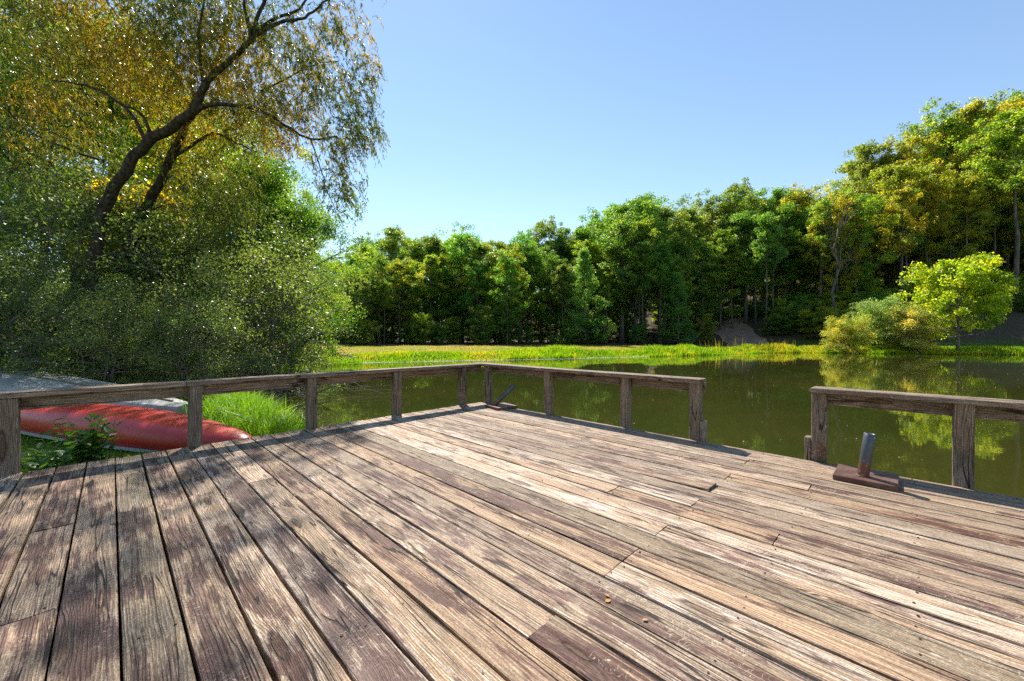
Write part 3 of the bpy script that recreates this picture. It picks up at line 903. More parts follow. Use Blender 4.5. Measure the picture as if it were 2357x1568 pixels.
# closer trees: finer leaves
source('near_oak', seed=11, H=13, cb=0.18, RAD=4.8, kind='round', nlimb=26, nsub=7, per=230, ln=0.135, wd=0.085, tr=0.24, clump=0.75)
source('near_slim', seed=12, H=12, cb=0.12, RAD=3.4, kind='dense', nlimb=26, nsub=6, per=200, ln=0.125, wd=0.08, tr=0.18, clump=0.70)
source('shrub_a', (M_TWIG, M_BUSH), seed=21, H=4.6, cb=0.03, RAD=2.1, kind='dense', nlimb=45, nsub=8, per=46, ln=0.085, wd=0.038, tr=0.06, clump=0.42, elev=(-15, 60), multi=5, lean=0.10, flat=0.8, sides=6, bare_low=1)
source('shrub_b', (M_TWIG, M_BUSH), seed=22, H=4.0, cb=0.03, RAD=2.3, kind='dense', nlimb=48, nsub=8, per=46, ln=0.082, wd=0.036, tr=0.055, clump=0.42, elev=(-18, 55), multi=6, lean=0.12, flat=0.8, sides=6, bare_low=1)
source('bank_shrub', (M_TWIG, M_TREE), seed=23, H=3.4, cb=0.12, RAD=1.9, kind='dense', nlimb=42, nsub=7, per=90, ln=0.13, wd=0.05, tr=0.06, clump=0.42, elev=(5, 65), multi=6, lean=0.08, sides=5)
source('young_tree', (M_DEADWOOD, M_TREE), seed=24, H=7.4, cb=0.14, RAD=4.3, kind='round', nlimb=36, nsub=7, per=120, ln=0.20, wd=0.155, tr=0.14, clump=0.62, elev=(8, 72), bare_low=5, lean=0.008)

def plant_tree(key, x, y, h, rz, tint, label, group=None, name='tree', cat='tree', wide=1.0, z=None):
    tm, cm, H0 = SRC[key]
    e = empty(name, (x, y, gz(x, y) if z is None else z), rz)
    s = h / H0
    e.scale = (s * wide, s * wide, s)
    t_ = new_obj('trunk', tm, None, e)
    c_ = new_obj('crown', cm, None, e)
    c_.color = (*tint, 1.0)
    tag(e, label, cat, group)
    return e

# skyline of the far wood: (image column, row of the top) -> one tree per stop
SKY = [(735, 640), (765, 600), (810, 585), (845, 560), (905, 522), (960, 548), (1005, 545), (1062, 530), (1105, 552), (1150, 550), (1195, 548), (1245, 520), (1290, 528), (1340, 512), (1385, 500),
       (1432, 462), (1482, 444), (1530, 468), (1580, 468), (1632, 465), (1685, 438), (1735, 446), (1785, 428), (1845, 430), (1900, 462), (1945, 440), (1993, 330), (2040, 345), (2080, 325), (2130, 300), (2180, 262), (2240, 222), (2295, 240), (2350, 212), (2420, 200), (2490, 190)]
rt = random.Random(5)
def wood_depth(px):
    return float(np.interp(px, [700, 1000, 1400, 1700, 2000, 2357, 2600], [47, 52, 56, 58, 58, 55, 53]))
def tint_for(px, hi):
    """Right of the pond and high on the hill the crowns turn olive and rust; left they stay green."""
    w = min(max((px - 1550) / 600.0, 0), 1)
    k_ = rt.random()
    if k_ < 0.75 * w * hi: return (rt.uniform(1.55, 2.1), rt.uniform(1.1, 1.28), 0.9)
    if k_ < 0.25 + 0.65 * w: return (rt.uniform(1.25, 1.7), rt.uniform(1.1, 1.3), 0.85)
    return (rt.uniform(0.72, 1.1), rt.uniform(0.85, 1.1), rt.uniform(0.9, 1.35))

def zone(px):
    if px < 1000: return 'nearest the willow end'
    if px < 1300: return 'left of the pale cone-shaped tree'
    if px < 1640: return 'between cone-shaped tree and dirt track'
    if px < 1880: return 'beside and above the dirt track'
    return 'behind the bank shrubs and young tree'
def hue_word(t):
    if t[0] > 1.65: return 'rust-tinged'
    if t[0] > 1.2: return 'olive-green'
    return 'bluish-green' if t[2] > 1.15 else 'deep green'
def wood_tree(px, hi, what, key, x, y, h, group, **kw):
    t = tint_for(px, hi)
    return plant_tree(key, x, y, h, rt.uniform(0, 6.28), t, '%s %s, %s' % (hue_word(t), what, zone(px)), group, **kw)

special = {905: ('slim_b', 'slender tall tree breaking the skyline above the left end of the far wood'), 1993: ('slim_b', 'lone narrow crown standing clear of the hill skyline'),
           2240: ('slim_a', 'highest loose crown on the hill skyline'), 1482: ('oak_b', 'tallest rounded tree at the middle of the far wood'), 1845: ('oak_a', 'broad rust-tinged oak at the foot of the hill skyline'),
           2350: ('oak_b', 'big golden-green oak crown at the hilltop edge of the picture')}
ORD = ['first', 'second', 'third', 'fourth', 'fifth', 'sixth', 'seventh', 'eighth', 'ninth', 'tenth', 'eleventh', 'twelfth']
MARK = {905: 'the slender tall tree', 1482: 'the tallest rounded tree', 1845: 'the broad rust-tinged oak', 1993: 'the lone narrow crown', 2240: 'the highest loose crown', 2350: 'the golden-green oak'}
last_mark, mark_n = None, 0
for px, py in SKY:
    d = wood_depth(px) + 5 + rt.uniform(-2, 5)
    p = at(px, py, d)
    zb = gz(p.x, p.y)
    key, lab = special.get(px, (rt.choice(['oak_a', 'oak_b', 'oak_c', 'oak_a', 'slim_a']), None))
    tint = (1.75, 1.2, 0.9) if px in (1845, 2350) else tint_for(px, 1.0)
    if px in MARK: last_mark, mark_n = MARK[px], 0
    else:
        mark_n += 1
        lab = '%s skyline tree, %s to the %s' % (hue_word(tint), ORD[mark_n - 1], ('right of ' + last_mark) if last_mark else 'right of the far wood\'s left end')
    plant_tree(key, p.x, p.y, (p.z - zb) * 1.0, rt.uniform(0, 6.28), tint, lab, None if px in special else 'skyline trees of the far wood', wide=rt.uniform(0.9, 1.15))
# rows standing close behind the skyline trees
for i, px in enumerate(np.arange(730, 2620, 34)):
    px = px + rt.uniform(-9, 9)
    d = wood_depth(px) + rt.uniform(8, 15)
    py = float(np.interp(px, [s_[0] for s_ in SKY], [s_[1] for s_ in SKY]))
    p = at(px, 775 - (775 - py) * rt.uniform(0.84, 0.97), d)
    zb = gz(p.x, p.y)
    wood_tree(px, 0.9, 'tree peeping between the skyline trees', rt.choice(['oak_a', 'oak_b', 'oak_c']), p.x, p.y, p.z - zb, 'trees behind the skyline row', wide=rt.uniform(1.0, 1.25))
# middle row
for i, px in enumerate(np.arange(700, 2620, 35)):
    px = px + rt.uniform(-14, 14)
    d = wood_depth(px) + rt.uniform(-1.5, 3.0)
    py = float(np.interp(px, [s_[0] for s_ in SKY], [s_[1] for s_ in SKY]))
    p = at(px, 775 - (775 - py) * rt.uniform(0.62, 0.9), d)
    zb = gz(p.x, p.y)
    wood_tree(px, 0.7, 'tree in the middle of the wood', rt.choice(['oak_c', 'oak_b', 'oak_a', 'slim_a', 'slim_b']), p.x, p.y, max(p.z - zb, 7.0), 'middle trees of the far wood', wide=rt.uniform(1.0, 1.25))
# front row: slender stems and low leafy growth along the wood's edge
for i, px in enumerate(np.arange(705, 2500, 40)):
    px = px + rt.uniform(-30, 30)
    d = wood_depth(px) - rt.uniform(3.0, 5.5)
    p = at(px, 775, d)
    if 1640 < px < 1760: d += 8; p = at(px, 775, d)
    if rt.random() < 0.5:
        py = float(np.interp(px, [s_[0] for s_ in SKY], [s_[1] for s_ in SKY]))
        hs = max((775 - py) * rt.uniform(0.5, 0.88) * d / 917 + 1.2, 6.5)
        wood_tree(px, 0.4, 'slender bare-stemmed tree at the wood edge', rt.choice(['slim_a', 'slim_b', 'slim_b', 'oak_c']), p.x, p.y, min(hs, 17), 'slender trees at the wood edge', wide=0.95)
    else:
        wood_tree(px, 0.3, 'low bushy tree at the wood edge', rt.choice(['low_a', 'low_b', 'low_a']), p.x, p.y, rt.uniform(2.0, 4.6), 'bushy trees at the wood edge', name='bushy_tree')
    if i % 2 == 0 and not 1640 < px < 1760:
        q = at(px + rt.uniform(-18, 18), 775, d - rt.uniform(0.5, 2.0))
        wood_tree(px, 0.3, 'undergrowth bush at the wood foot', 'low_b', q.x, q.y, rt.uniform(1.6, 3.0), 'undergrowth bushes at the wood edge', name='undergrowth_bush', cat='bush', wide=1.25)
# hill slope above the right bank
for i in range(34):
    px = rt.uniform(1880, 2640)
    d = wood_depth(px) + rt.uniform(-4, 16)
    p = at(px, 775, d)
    wood_tree(px, 0.9, 'tree on the hill slope', rt.choice(['oak_a', 'oak_b', 'oak_c', 'slim_a', 'slim_b', 'low_a']), p.x, p.y, rt.uniform(9, 17), 'trees on the hill slope', wide=rt.uniform(0.85, 1.1))
for i in range(64):
    px = rt.uniform(1780, 2480)
    d = rt.uniform(44, 56)
    p = at(px, 775, d)
    if 0.5 * p.x + 0.85 * p.y < 58.0: continue
    wood_tree(px, 0.4, 'undergrowth bush on the hill slope', 'low_b', p.x, p.y, rt.uniform(1.4, 3.6), 'undergrowth bushes on the hill slope', name='undergrowth_bush', cat='bush', wide=1.5)
p = at(1345, 775, 49)
plant_tree('cone_a', p.x, p.y, 12.5, 0.4, (1.0, 1.15, 1.9), 'pale grey-green cone-shaped tree in front of the far wood')
p = at(1560, 775, 50)
plant_tree('cone_a', p.x, p.y, 9.5, 2.2, (0.85, 1.05, 1.5), 'dark bluish cone-shaped tree beside the dirt clearing')
p = at(2335, 775, 49)
plant_tree('slim_b', p.x, p.y, 24.0, 1.2, (1.2, 1.1, 0.9), 'tall thick-trunked tree rising at the right edge of the picture', wide=1.3)

# dense young growth inside the wood closes the view between the stems
for i, px in enumerate(np.arange(640, 2700, 30)):
    px = px + rt.uniform(-16, 16)
    d = wood_depth(px) + (2.5, 8.0, 14.0)[i % 3]
    p = at(px, 775, d)
    wood_tree(px, 0.3, 'young tree shaded inside the wood', rt.choice(['low_a', 'low_b']), p.x, p.y, rt.uniform(5, 8.5), 'young trees inside the far wood', name='young_tree', wide=1.25)

# bare snag in front of the wood
r = np.random.default_rng(31)
m = MB()
def snag_branch(p, d, L, rad, lev):
    us = np.linspace(0, 1, 5)
    pts = p + np.outer(us, d) * L
    pts[1:] += r.normal(0, 0.04 * L, (4, 3))
    m.tube(pts, rad * (1 - 0.65 * us), 6, cap=False)
    if lev:
        for q in range(4):
            u = 0.35 + 0.6 * (q + r.random()) / 4
            b0 = np.array([np.interp(u, us, pts[:, w]) for w in range(3)])
            nd = d + rdir(r, 1)[0] * 0.75; nd[2] = abs(nd[2]) * 0.8 + 0.25; nd /= np.linalg.norm(nd)
            snag_branch(b0, nd, L * r.uniform(0.42, 0.62), rad * 0.45, lev - 1)
snag_branch(np.array([0, 0, -0.4]), np.array([0.02, 0, 1.0]), 11.0, 0.24, 3)
p = at(1925, 775, 49.5)
sn = tag(new_obj('dead_tree', m.mesh('dead_tree', True), M_BARK_F), 'bare grey dead tree with forked limbs before the hill wood', 'tree')
sn.location = (p.x, p.y, gz(p.x, p.y))

# right bank: shrubs and the bright young tree
for px, d, h, w, tint, lab in ((1948, 36.5, 2.8, 1.05, (2.2, 1.4, 1.8), 'rounded olive-yellow shrub at the water edge, first of three beside the young tree'),
                               (2022, 38.0, 3.7, 0.95, (1.6, 1.35, 3.2), 'silvery grey-green shrub between the olive and the tawny shrub'),
                               (2092, 36.0, 3.1, 1.05, (2.5, 1.5, 3.0), 'tawny thin-leaved shrub just beside the bright young tree')):
    p = at(px, 775, d)
    plant_tree('bank_shrub', p.x, p.y, h, px * 0.7, tint, lab, 'shrubs on the right bank', name='bank_shrub', cat='shrub', wide=w)
p = at(2205, 775, 35.2)
plant_tree('young_tree', p.x, p.y, 6.9, 0.8, (1.9, 1.5, 0.6), 'bright yellow-green young tree with bare low twigs on the right bank', name='young_tree')
m = MB()
a = at(2085, 0, 36.0); b = at(2128, 0, 34.0)
m.tube([(a.x, a.y, gz(a.x, a.y) + 0.45), ((a.x + b.x) / 2, (a.y + b.y) / 2 - 0.1, 0.0 - 0.15), (b.x, b.y, WATER - 0.15)], [0.09, 0.08, 0.05], 7)
tag(new_obj('fallen_branch', m.mesh('fallen_branch', True), M_BARK), 'dark fallen branch sloping from the tawny shrub into the pond', 'branch')

# left bank: shrubs at the waterline
for i, (x, y, h, key, rz, lab) in enumerate(((-7.1, 11.0, 3.5, 'shrub_b', 0.4, 'silvery glossy-leaved shrub overhanging the pond at the waterline'),
                                             (-9.4, 13.8, 5.2, 'shrub_a', 2.1, 'tall glossy-leaved shrub behind the bow of the grey boat'),
                                             (-11.6, 14.2, 5.4, 'shrub_b', 3.6, 'dark glossy shrub filling the space below the willow trunk'),
                                             (-11.9, 9.3, 3.4, 'shrub_a', 5.0, 'dense glossy shrub at the left picture edge behind the grey boat'),
                                             (-7.9, 12.8, 4.4, 'shrub_a', 1.0, 'upright shrub rising behind the waterline shrub'),
                                             (-14.2, 14.0, 5.8, 'shrub_b', 4.2, 'rear shrub half hidden behind the willow trunk'),
                                             (-13.0, 11.0, 5.6, 'shrub_a', 0.2, 'rear shrub filling the far left edge of the bank'),
                                             (-7.0, 8.9, 1.9, 'shrub_b', 2.9, 'low twiggy shrub beside the bow of the grey boat'),
                                             (-8.6, 8.3, 2.2, 'shrub_a', 1.7, 'low leafy shrub close behind the middle of the grey boat'),
                                             (-10.4, 7.9, 2.6, 'shrub_b', 5.5, 'low leafy shrub behind the stern of the grey boat'))):
    plant_tree(key, x, y, h, rz, (1.25, 1.2, 1.3) if i in (0, 4) else (0.9, 0.95, 1.1), lab, 'shrubs on the left bank', name='shrub', cat='shrub')
for i, (px, d, h, key, tint, lab) in enumerate(((590, 17.0, 9.3, 'near_oak', (0.8, 0.9, 0.8), 'leafy green oak whose branches reach out below the willow spray'),
                                                (672, 16.5, 8.0, 'near_oak', (0.62, 0.78, 0.7), 'dark green broad-leaved tree reaching below the tip of the willow spray'),
                                                (690, 26.0, 8.2, 'near_slim', (1.3, 1.3, 0.8), 'bright green tree at the left end of the grassy dam'),
                                                (600, 24.0, 10.5, 'near_slim', (1.0, 1.1, 0.9), 'green tree close behind the waterline shrubs'),
                                                (420, 20.0, 13.0, 'near_oak', (1.5, 1.2, 0.7), 'yellowing tree seen between the two willow trunks'),
                                                (250, 19.0, 15.0, 'near_oak', (1.0, 1.0, 0.9), 'tall green tree behind the willow crown'),
                                                (90, 17.0, 13.0, 'near_slim', (0.8, 0.9, 0.9), 'dark green tree behind the left edge shrubs'),
                                                (-80, 18.0, 14.0, 'near_oak', (0.8, 0.9, 0.9), 'shaded tree at the far left picture edge'),
                                                (330, 27.0, 17.0, 'near_slim', (0.9, 1.0, 0.9), 'deep green tree standing behind the yellowing tree'),
                                                (510, 28.0, 13.5, 'near_oak', (1.1, 1.1, 0.9), 'broad tree in the second row behind the left bank'))):
    p = at(px, 775, d)
    plant_tree(key, p.x, p.y, h, i * 1.3, tint, lab, 'trees behind the left bank', wide=0.78 if px == 672 else 1.0)

# small maple with orange leaves between the willow stems
source('maple', (M_BARK, M_TREE), seed=26, H=6.0, cb=0.25, RAD=2.0, kind='round', nlimb=18, nsub=5, per=42, ln=0.13, wd=0.11, tr=0.08, clump=0.5)
p = at(345, 775, 13.6)
plant_tree('maple', p.x, p.y, 6.2, 0.3, (3.4, 1.7, 0.5), 'small maple with orange leaves glowing between the willow trunks', name='small_maple')

# ------------------------------------------------------------------ the willow
WK = 1.24
def wp(pts): return [at(a, b, c * WK) for a, b, c in pts]
def smooth_path(pts, n=4):
    P = np.array([tuple(p) for p in pts]); t = np.arange(len(P)); q = np.linspace(0, len(P) - 1, (len(P) - 1) * n + 1)
    out = []
    for v in q:
        i = int(min(max(math.floor(v), 0), len(P) - 2)); u = v - i
        p0, p1, p2, p3 = P[max(i - 1, 0)], P[i], P[i + 1], P[min(i + 2, len(P) - 1)]
        out.append(0.5 * ((2 * p1) + (p2 - p0) * u + (2 * p0 - 5 * p1 + 4 * p2 - p3) * u * u + (3 * p1 - p0 - 3 * p2 + p3) * u ** 3))
    return np.array(out)
def limb(mb_, pts, r0, r1, sides=9, jit=0.012):
    P = smooth_path(wp(pts))
    u = np.linspace(0, 1, len(P))
    P[1:-1] += rng.normal(0, jit, P[1:-1].shape)
    mb_.tube(P, (r0 + (r1 - r0) * u ** 0.85) * (1 + rng.normal(0, 0.04, len(P))), sides, cap=True)
    return P

willow_specs = []
w1 = MB()
limb(w1, [(178, 905, 9.2), (190, 800, 9.15), (205, 700, 9.0), (215, 590, 8.9), (240, 480, 8.8), (288, 392, 8.6), (335, 330, 8.5), (400, 290, 8.3), (455, 246, 8.1)], 0.185, 0.105, 12, 0.02)
limb(w1, [(452, 250, 8.1), (470, 200, 8.0), (505, 160, 7.9), (545, 128, 7.8), (580, 85, 7.7), (596, 30, 7.6), (640, -70, 7.4), (690, -190, 7.2)], 0.095, 0.025, 10)
LB = []
LB.append(limb(w1, [(452, 250, 8.1), (520, 238, 8.05), (600, 256, 8.0), (660, 290, 7.95), (715, 320, 7.9), (775, 314, 7.8)], 0.062, 0.018, 7))
LB.append(limb(w1, [(715, 320, 7.9), (735, 380, 7.85), (752, 440, 7.8), (775, 490, 7.75)], 0.020, 0.007, 5))
LB.append(limb(w1, [(335, 332, 8.5), (312, 275, 8.45), (255, 222, 8.4), (195, 195, 8.3), (120, 185, 8.2)], 0.055, 0.014, 7))
LB.append(limb(w1, [(345, 322, 8.45), (332, 270, 8.3), (290, 243, 8.1), (215, 206, 8.0)], 0.05, 0.012, 7))
LB.append(limb(w1, [(580, 86, 7.7), (640, 52, 7.6), (700, 40, 7.5), (745, 8, 7.4), (800, -40, 7.3)], 0.05, 0.012, 7))
LB.append(limb(w1, [(585, 75, 7.7), (640, 40, 7.8), (690, 20, 7.9), (725, -45, 8.0), (740, -120, 8.0)], 0.045, 0.012, 7))
LB.append(limb(w1, [(578, 95, 7.7), (568, 40, 7.5), (556, -20, 7.3), (520, -120, 7.1)], 0.05, 0.015, 7))
LB.append(limb(w1, [(600, 210, 8.6), (660, 180, 8.4), (720, 150, 8.2), (780, 140, 8.0)], 0.03, 0.008, 6))
LB.append(limb(w1, [(470, 205, 8.0), (462, 150, 7.8), (455, 80, 7.6), (470, -20, 7.4), (450, -150, 7.2)], 0.045, 0.012, 6))
LB.append(limb(w1, [(240, 372, 8.8), (168, 348, 8.6), (78, 309, 8.4), (39, 282, 8.3), (16, 239, 8.2)], 0.040, 0.012, 6))
LB.append(limb(w1, [(80, 310, 8.4), (30, 295, 8.5), (5, 250, 8.4)], 0.018, 0.006, 5))
willow1 = empty('willow_tree', at(178, 775, 9.2 * WK)); willow1.location.z = gz(willow1.location.x, willow1.location.y)
tag(willow1, 'large leaning willow with dark forked trunk and yellowing drooping leaves', 'tree')
w2 = MB()
limb(w2, [(262, 900, 10.3), (278, 700, 10.2), (300, 560, 10.1), (340, 470, 10.0), (385, 380, 9.9), (420, 300, 9.7), (450, 230, 9.5), (500, 140, 9.3), (530, 40, 9.1), (560, -90, 9.0)], 0.19, 0.04, 11, 0.02)
LB.append(limb(w2, [(395, 365, 9.9), (440, 335, 9.7), (490, 308, 9.5), (545, 328, 9.4), (590, 350, 9.3)], 0.055, 0.014, 7))
LB.append(limb(w2, [(330, 490, 10.0), (400, 470, 9.8), (470, 500, 9.7), (540, 520, 9.6)], 0.03, 0.008, 6))
willow2 = empty('willow_tree', at(262, 775, 10.3 * WK)); willow2.location.z = gz(willow2.location.x, willow2.location.y)
tag(willow2, 'second willow stem leaning parallel close behind the main trunk', 'tree')

# drooping leafy shoots fill the crown's lobes: (px, py, depth, rx px, ry px, rz m, shoots, which tree)
LOBES = [(100, 110, 9.0, 190, 170, 1.8, 900, 0), (300, 90, 8.6, 210, 150, 1.8, 1000, 0), (480, 130, 8.4, 150, 160, 1.7, 900, 0), (620, 150, 8.2, 130, 150, 1.4, 430, 0), (735, 150, 8.0, 100, 130, 1.1, 230, 0),
         (780, 290, 7.9, 90, 85, 0.9, 140, 0), (770, 400, 7.8, 62, 95, 0.7, 95, 0), (790, 470, 7.8, 38, 60, 0.4, 45, 0), (830, 320, 7.8, 45, 50, 0.5, 60, 0), (800, 60, 7.9, 55, 90, 0.9, 75, 0),
         (640, 300, 8.1, 90, 70, 0.8, 190, 0), (120, 300, 8.8, 160, 90, 1.2, 300, 0), (480, 380, 9.9, 130, 110, 0.8, 330, 1), (560, 300, 9.4, 90, 80, 0.9, 260, 1), (400, 220, 9.6, 170, 130, 1.3, 600, 1), (500, 470, 9.7, 110, 70, 0.9, 260, 1),
         (160, 420, 9.9, 140, 90, 0.8, 200, 0),
         (800, -80, 8.2, 90, 60, 0.8, 130, 0), (690, -190, 8.4, 110, 80, 0.9, 110, 0), (560, -190, 8.0, 110, 100, 1.1, 70, 0), (830, 200, 8.0, 45, 60, 0.6, 60, 0),
         (300, -170, 8.4, 380, 190, 2.6, 900, 0), (620, -120, 7.9, 150, 130, 1.4, 200, 0), (480, -330, 7.6, 220, 130, 1.6, 170, 0), (60, -330, 8.6, 300, 200, 2.0, 300, 0)]
leafA, leafB, twA, twB = MB(), MB(), MB(), MB()
for (px, py, d, rx, ry, rz_, n, which) in LOBES:
    d *= WK
    n = int(n)
    u = rdir(rng, n) * (rng.random(n) ** (1 / 2.6))[:, None]
    dd = d + u[:, 1] * rz_
    P0 = np.column_stack([(px + u[:, 0] * rx - 1178) / 917 * d, dd, EYE - (py - 25 + u[:, 2] * -ry - 775) / 917 * d])
    out = rdir(rng, n); out[:, 2] = np.abs(out[:, 2]) * 0.3
    out[:, 0] += 0.35
    out /= np.linalg.norm(out, axis=1)[:, None]
    L = rng.uniform(0.45, 1.05, n)
    K = 24
    uk = (np.arange(K) + 0.5) / K
    def path(q): return P0[:, None, :] + out[:, None, :] * (L[:, None, None] * 0.72 * (q - 0.35 * q * q)[None, :, None]) - np.array([0, 0, 1.0]) * (L[:, None] * 0.58 * (q * q)[None, :])[:, :, None]
    pos = path(uk)
    tan = out[:, None, :] * (0.62 * (1 - 0.7 * uk))[None, :, None] - np.array([0, 0, 1.0]) * (1.5 * uk)[None, :, None]
    tan = tan / np.linalg.norm(tan, axis=2)[:, :, None]
    flat_p = pos.reshape(-1, 3) + rng.normal(0, 0.012, (n * K, 3))
    ax = tan.reshape(-1, 3) * 0.8 + rdir(rng, n * K) * 0.75 + np.array([0, 0, -0.45])
    keep = rng.random(n * K) < 0.86
    ll = rng.uniform(0.07, 0.125, n * K)
    (leafA if which == 0 else leafB).leaves(flat_p[keep], ax[keep], rdir(rng, n * K)[keep], ll[keep], ll[keep] * 0.23)
    tq = path(np.array([0.0, 0.5, 1.0]))
    side = np.cross(out, [0, 0, 1.0]); side /= np.linalg.norm(side, axis=1)[:, None] + 1e-9
    fw = np.cross(side, out)
    ring = []
    for i, rr_ in enumerate((0.0032, 0.0022, 0.001)):
        ring.append(np.stack([tq[:, i] + side * rr_, tq[:, i] - side * rr_ * 0.5 + fw * rr_, tq[:, i] - side * rr_ * 0.5 - fw * rr_], 1))
    V = np.concatenate(ring, 1).reshape(-1, 3)
    kk = np.arange(n)[:, None, None] * 9
    F = np.array([[i * 3 + j, i * 3 + (j + 1) % 3, (i + 1) * 3 + (j + 1) % 3, (i + 1) * 3 + j] for i in range(2) for j in range(3)])[None]
    (twA if which == 0 else twB).add(V, (kk + F).reshape(-1, 4))
def place_part(name, mb_, mat, root, smooth=False):
    loc = np.array(root.location, dtype=np.float32)
    mb_.v = [v - loc for v in mb_.v]
    return new_obj(name, mb_.mesh(name, smooth), mat, root)
place_part('trunk', w1, M_BARK, willow1, True)
place_part('crown', leafA, M_WILLOW, willow1)
place_part('twigs', twA, M_BARK, willow1)['kind'] = 'stuff'
place_part('trunk', w2, M_BARK, willow2, True)
place_part('crown', leafB, M_WILLOW, willow2)
place_part('twigs', twB, M_BARK, willow2)['kind'] = 'stuff'

# bare arching twigs over the water's edge
r = np.random.default_rng(44)
m = MB()
b_root = Vector((-5.9, 9.9, gz(-5.9, 9.9)))
for q in range(26):
    az = r.uniform(-1.7, 0.35)
    L = r.uniform(1.0, 2.6)
    el = r.uniform(0.0, 0.7)
    d0 = np.array([math.cos(az) * math.cos(el), math.sin(az) * math.cos(el), math.sin(el)])
    us = np.linspace(0, 1, 6)
    p0 = np.array([r.normal(0, 0.5), r.normal(0, 0.4), r.uniform(0.05, 0.5)])
    pts = p0 + np.outer(us, d0) * L
    pts[:, 2] -= 0.32 * L * us ** 2
    pts[1:] += r.normal(0, 0.03 * L, (5, 3))
    pts[:, 2] = np.maximum(pts[:, 2], WATER + 0.05 - b_root.z)
    m.tube(pts, 0.013 * (1 - 0.8 * us), 5, cap=False)
    for w in range(7):
        u = r.uniform(0.25, 1.0)
        b0 = np.array([np.interp(u, us, pts[:, k_]) for k_ in range(3)])
        e_ = d0 * 0.6 + rdir(r, 1)[0] * 0.8
        l2 = r.uniform(0.2, 0.6)
        m.tube([b0, b0 + e_ * l2 * 0.5 + r.normal(0, 0.03, 3), b0 + e_ * l2], [0.005, 0.004, 0.0015], 4, cap=False)
ob = tag(new_obj('bare_bush', m.mesh('bare_bush', True), M_TWIG), 'tangle of bare pale twigs arching over the water beside the silvery shrub', 'bush')
ob.location = b_root

# ------------------------------------------------------------------ grasses
def grass_field(name, xy, h, w, label, lean=0.35, tint=(1, 1, 1), zoff=-0.02, seed=1, mat=None):
    r = np.random.default_rng(seed)
    n = len(xy)
    z = ground_z(xy[:, 0], xy[:, 1]) + zoff
    z = np.maximum(z, WATER - 0.05)
    base = np.column_stack([xy, z])
    a = r.uniform(0, 2 * np.pi, n)
    side = np.column_stack([np.cos(a), np.sin(a), np.zeros(n)])
    hh_ = h * r.uniform(0.55, 1.25, n)
    la = r.uniform(0, 2 * np.pi, n)
    lk = lean * r.random(n)
    ld = np.column_stack([np.cos(la), np.sin(la), np.zeros(n)]) * (lk * hh_)[:, None]
    mid = base + ld * 0.35 + np.array([0, 0, 1.0]) * (hh_ * 0.55)[:, None]
    tip = base + ld * 1.25 + np.array([0, 0, 1.0]) * (hh_ * (1 - 0.3 * lk))[:, None]
    ww = (w * r.uniform(0.7, 1.3, n))[:, None]
    V = np.stack([base - side * ww * 0.5, base + side * ww * 0.5, mid + side * ww * 0.42, mid - side * ww * 0.42, tip], 1).reshape(-1, 3)
    kk = np.arange(n)[:, None] * 5
    m = MB(); m.add(V, kk + np.array([[0, 1, 2, 3]]))
    m.f.append(kk + np.array([[3, 2, 4]]))
    o = new_obj(name, m.mesh(name), mat or M_GRASS)
    o.color = (*tint, 1)
    return tag(o, label, 'grass', kind='stuff')

def along(pts, n, lo, hi, r, clump=0.0):
    P = np.array(pts, dtype=np.float64)
    seg = np.linalg.norm(np.diff(P, axis=0), axis=1); cs = np.concatenate([[0], np.cumsum(seg)])
    t = r.random(n) * cs[-1]
    if clump: t = t + clump * np.sin(t * 1.7) * 0.5 + r.normal(0, 0.05, n)
    t = np.clip(t, 0, cs[-1] - 1e-6)
    i = np.clip(np.searchsorted(cs, t, side='right') - 1, 0, len(seg) - 1)
    u = ((t - cs[i]) / seg[i])[:, None]
    p = P[i] * (1 - u) + P[i + 1] * u
    e = (P[i + 1] - P[i]) / seg[i][:, None]
    nrm = np.column_stack([-e[:, 1], e[:, 0]])
    return p + nrm * r.uniform(lo, hi, n)[:, None]

r = np.random.default_rng(50)
dam = POND[5:15]
bank = along(dam, 42000, -0.25, 2.3, r, 0.5)
hvar = 0.20 + 0.32 * sstep(bank[:, 0], -9, 2) * sstep(np.sin(bank[:, 0] * 0.55) + 0.6 * np.sin(bank[:, 0] * 1.7 + 1) + 0.4 * np.cos(bank[:, 1] * 2.1), -0.8, 1.3)
grass_field('bank_grass', bank, hvar, 0.034, 'tall bright green grass along the far bank of the pond', 0.45, (1.5, 1.42, 0.6), seed=51)
right = along(POND[13:17], 15000, -0.1, 2.2, r, 0.3)
grass_field('bank_grass', right, 0.34, 0.034, 'lush green grass along the right bank below the shrubs', 0.5, (1.4, 1.42, 0.6), seed=52)
# mown top of the dam
n = 60000
fx = r.uniform(-24, 34, n); fy = r.uniform(17, 52, n)
sd = pond_sd(fx, fy); li, st2, mu = cover_weights(fx, fy)
k = (sd > 1.9) & (li < 0.35)
grass_field('field_grass', np.column_stack([fx, fy])[k], 0.10, 0.035, 'short sun-dried yellow grass on the mown dam top', 0.7, (2.1, 1.35, 0.9), seed=53)
n = 16000
fx = r.uniform(24, 70, n); fy = r.uniform(30, 48, n)
sd = pond_sd(fx, fy); li, st2, mu = cover_weights(fx, fy)
k = (sd > 1.5) & (li < 0.5)
grass_field('field_grass', np.column_stack([fx, fy])[k], 0.14, 0.035, 'mown green grass between the right bank and the hill', 0.6, (1.3, 1.25, 0.8), seed=54)
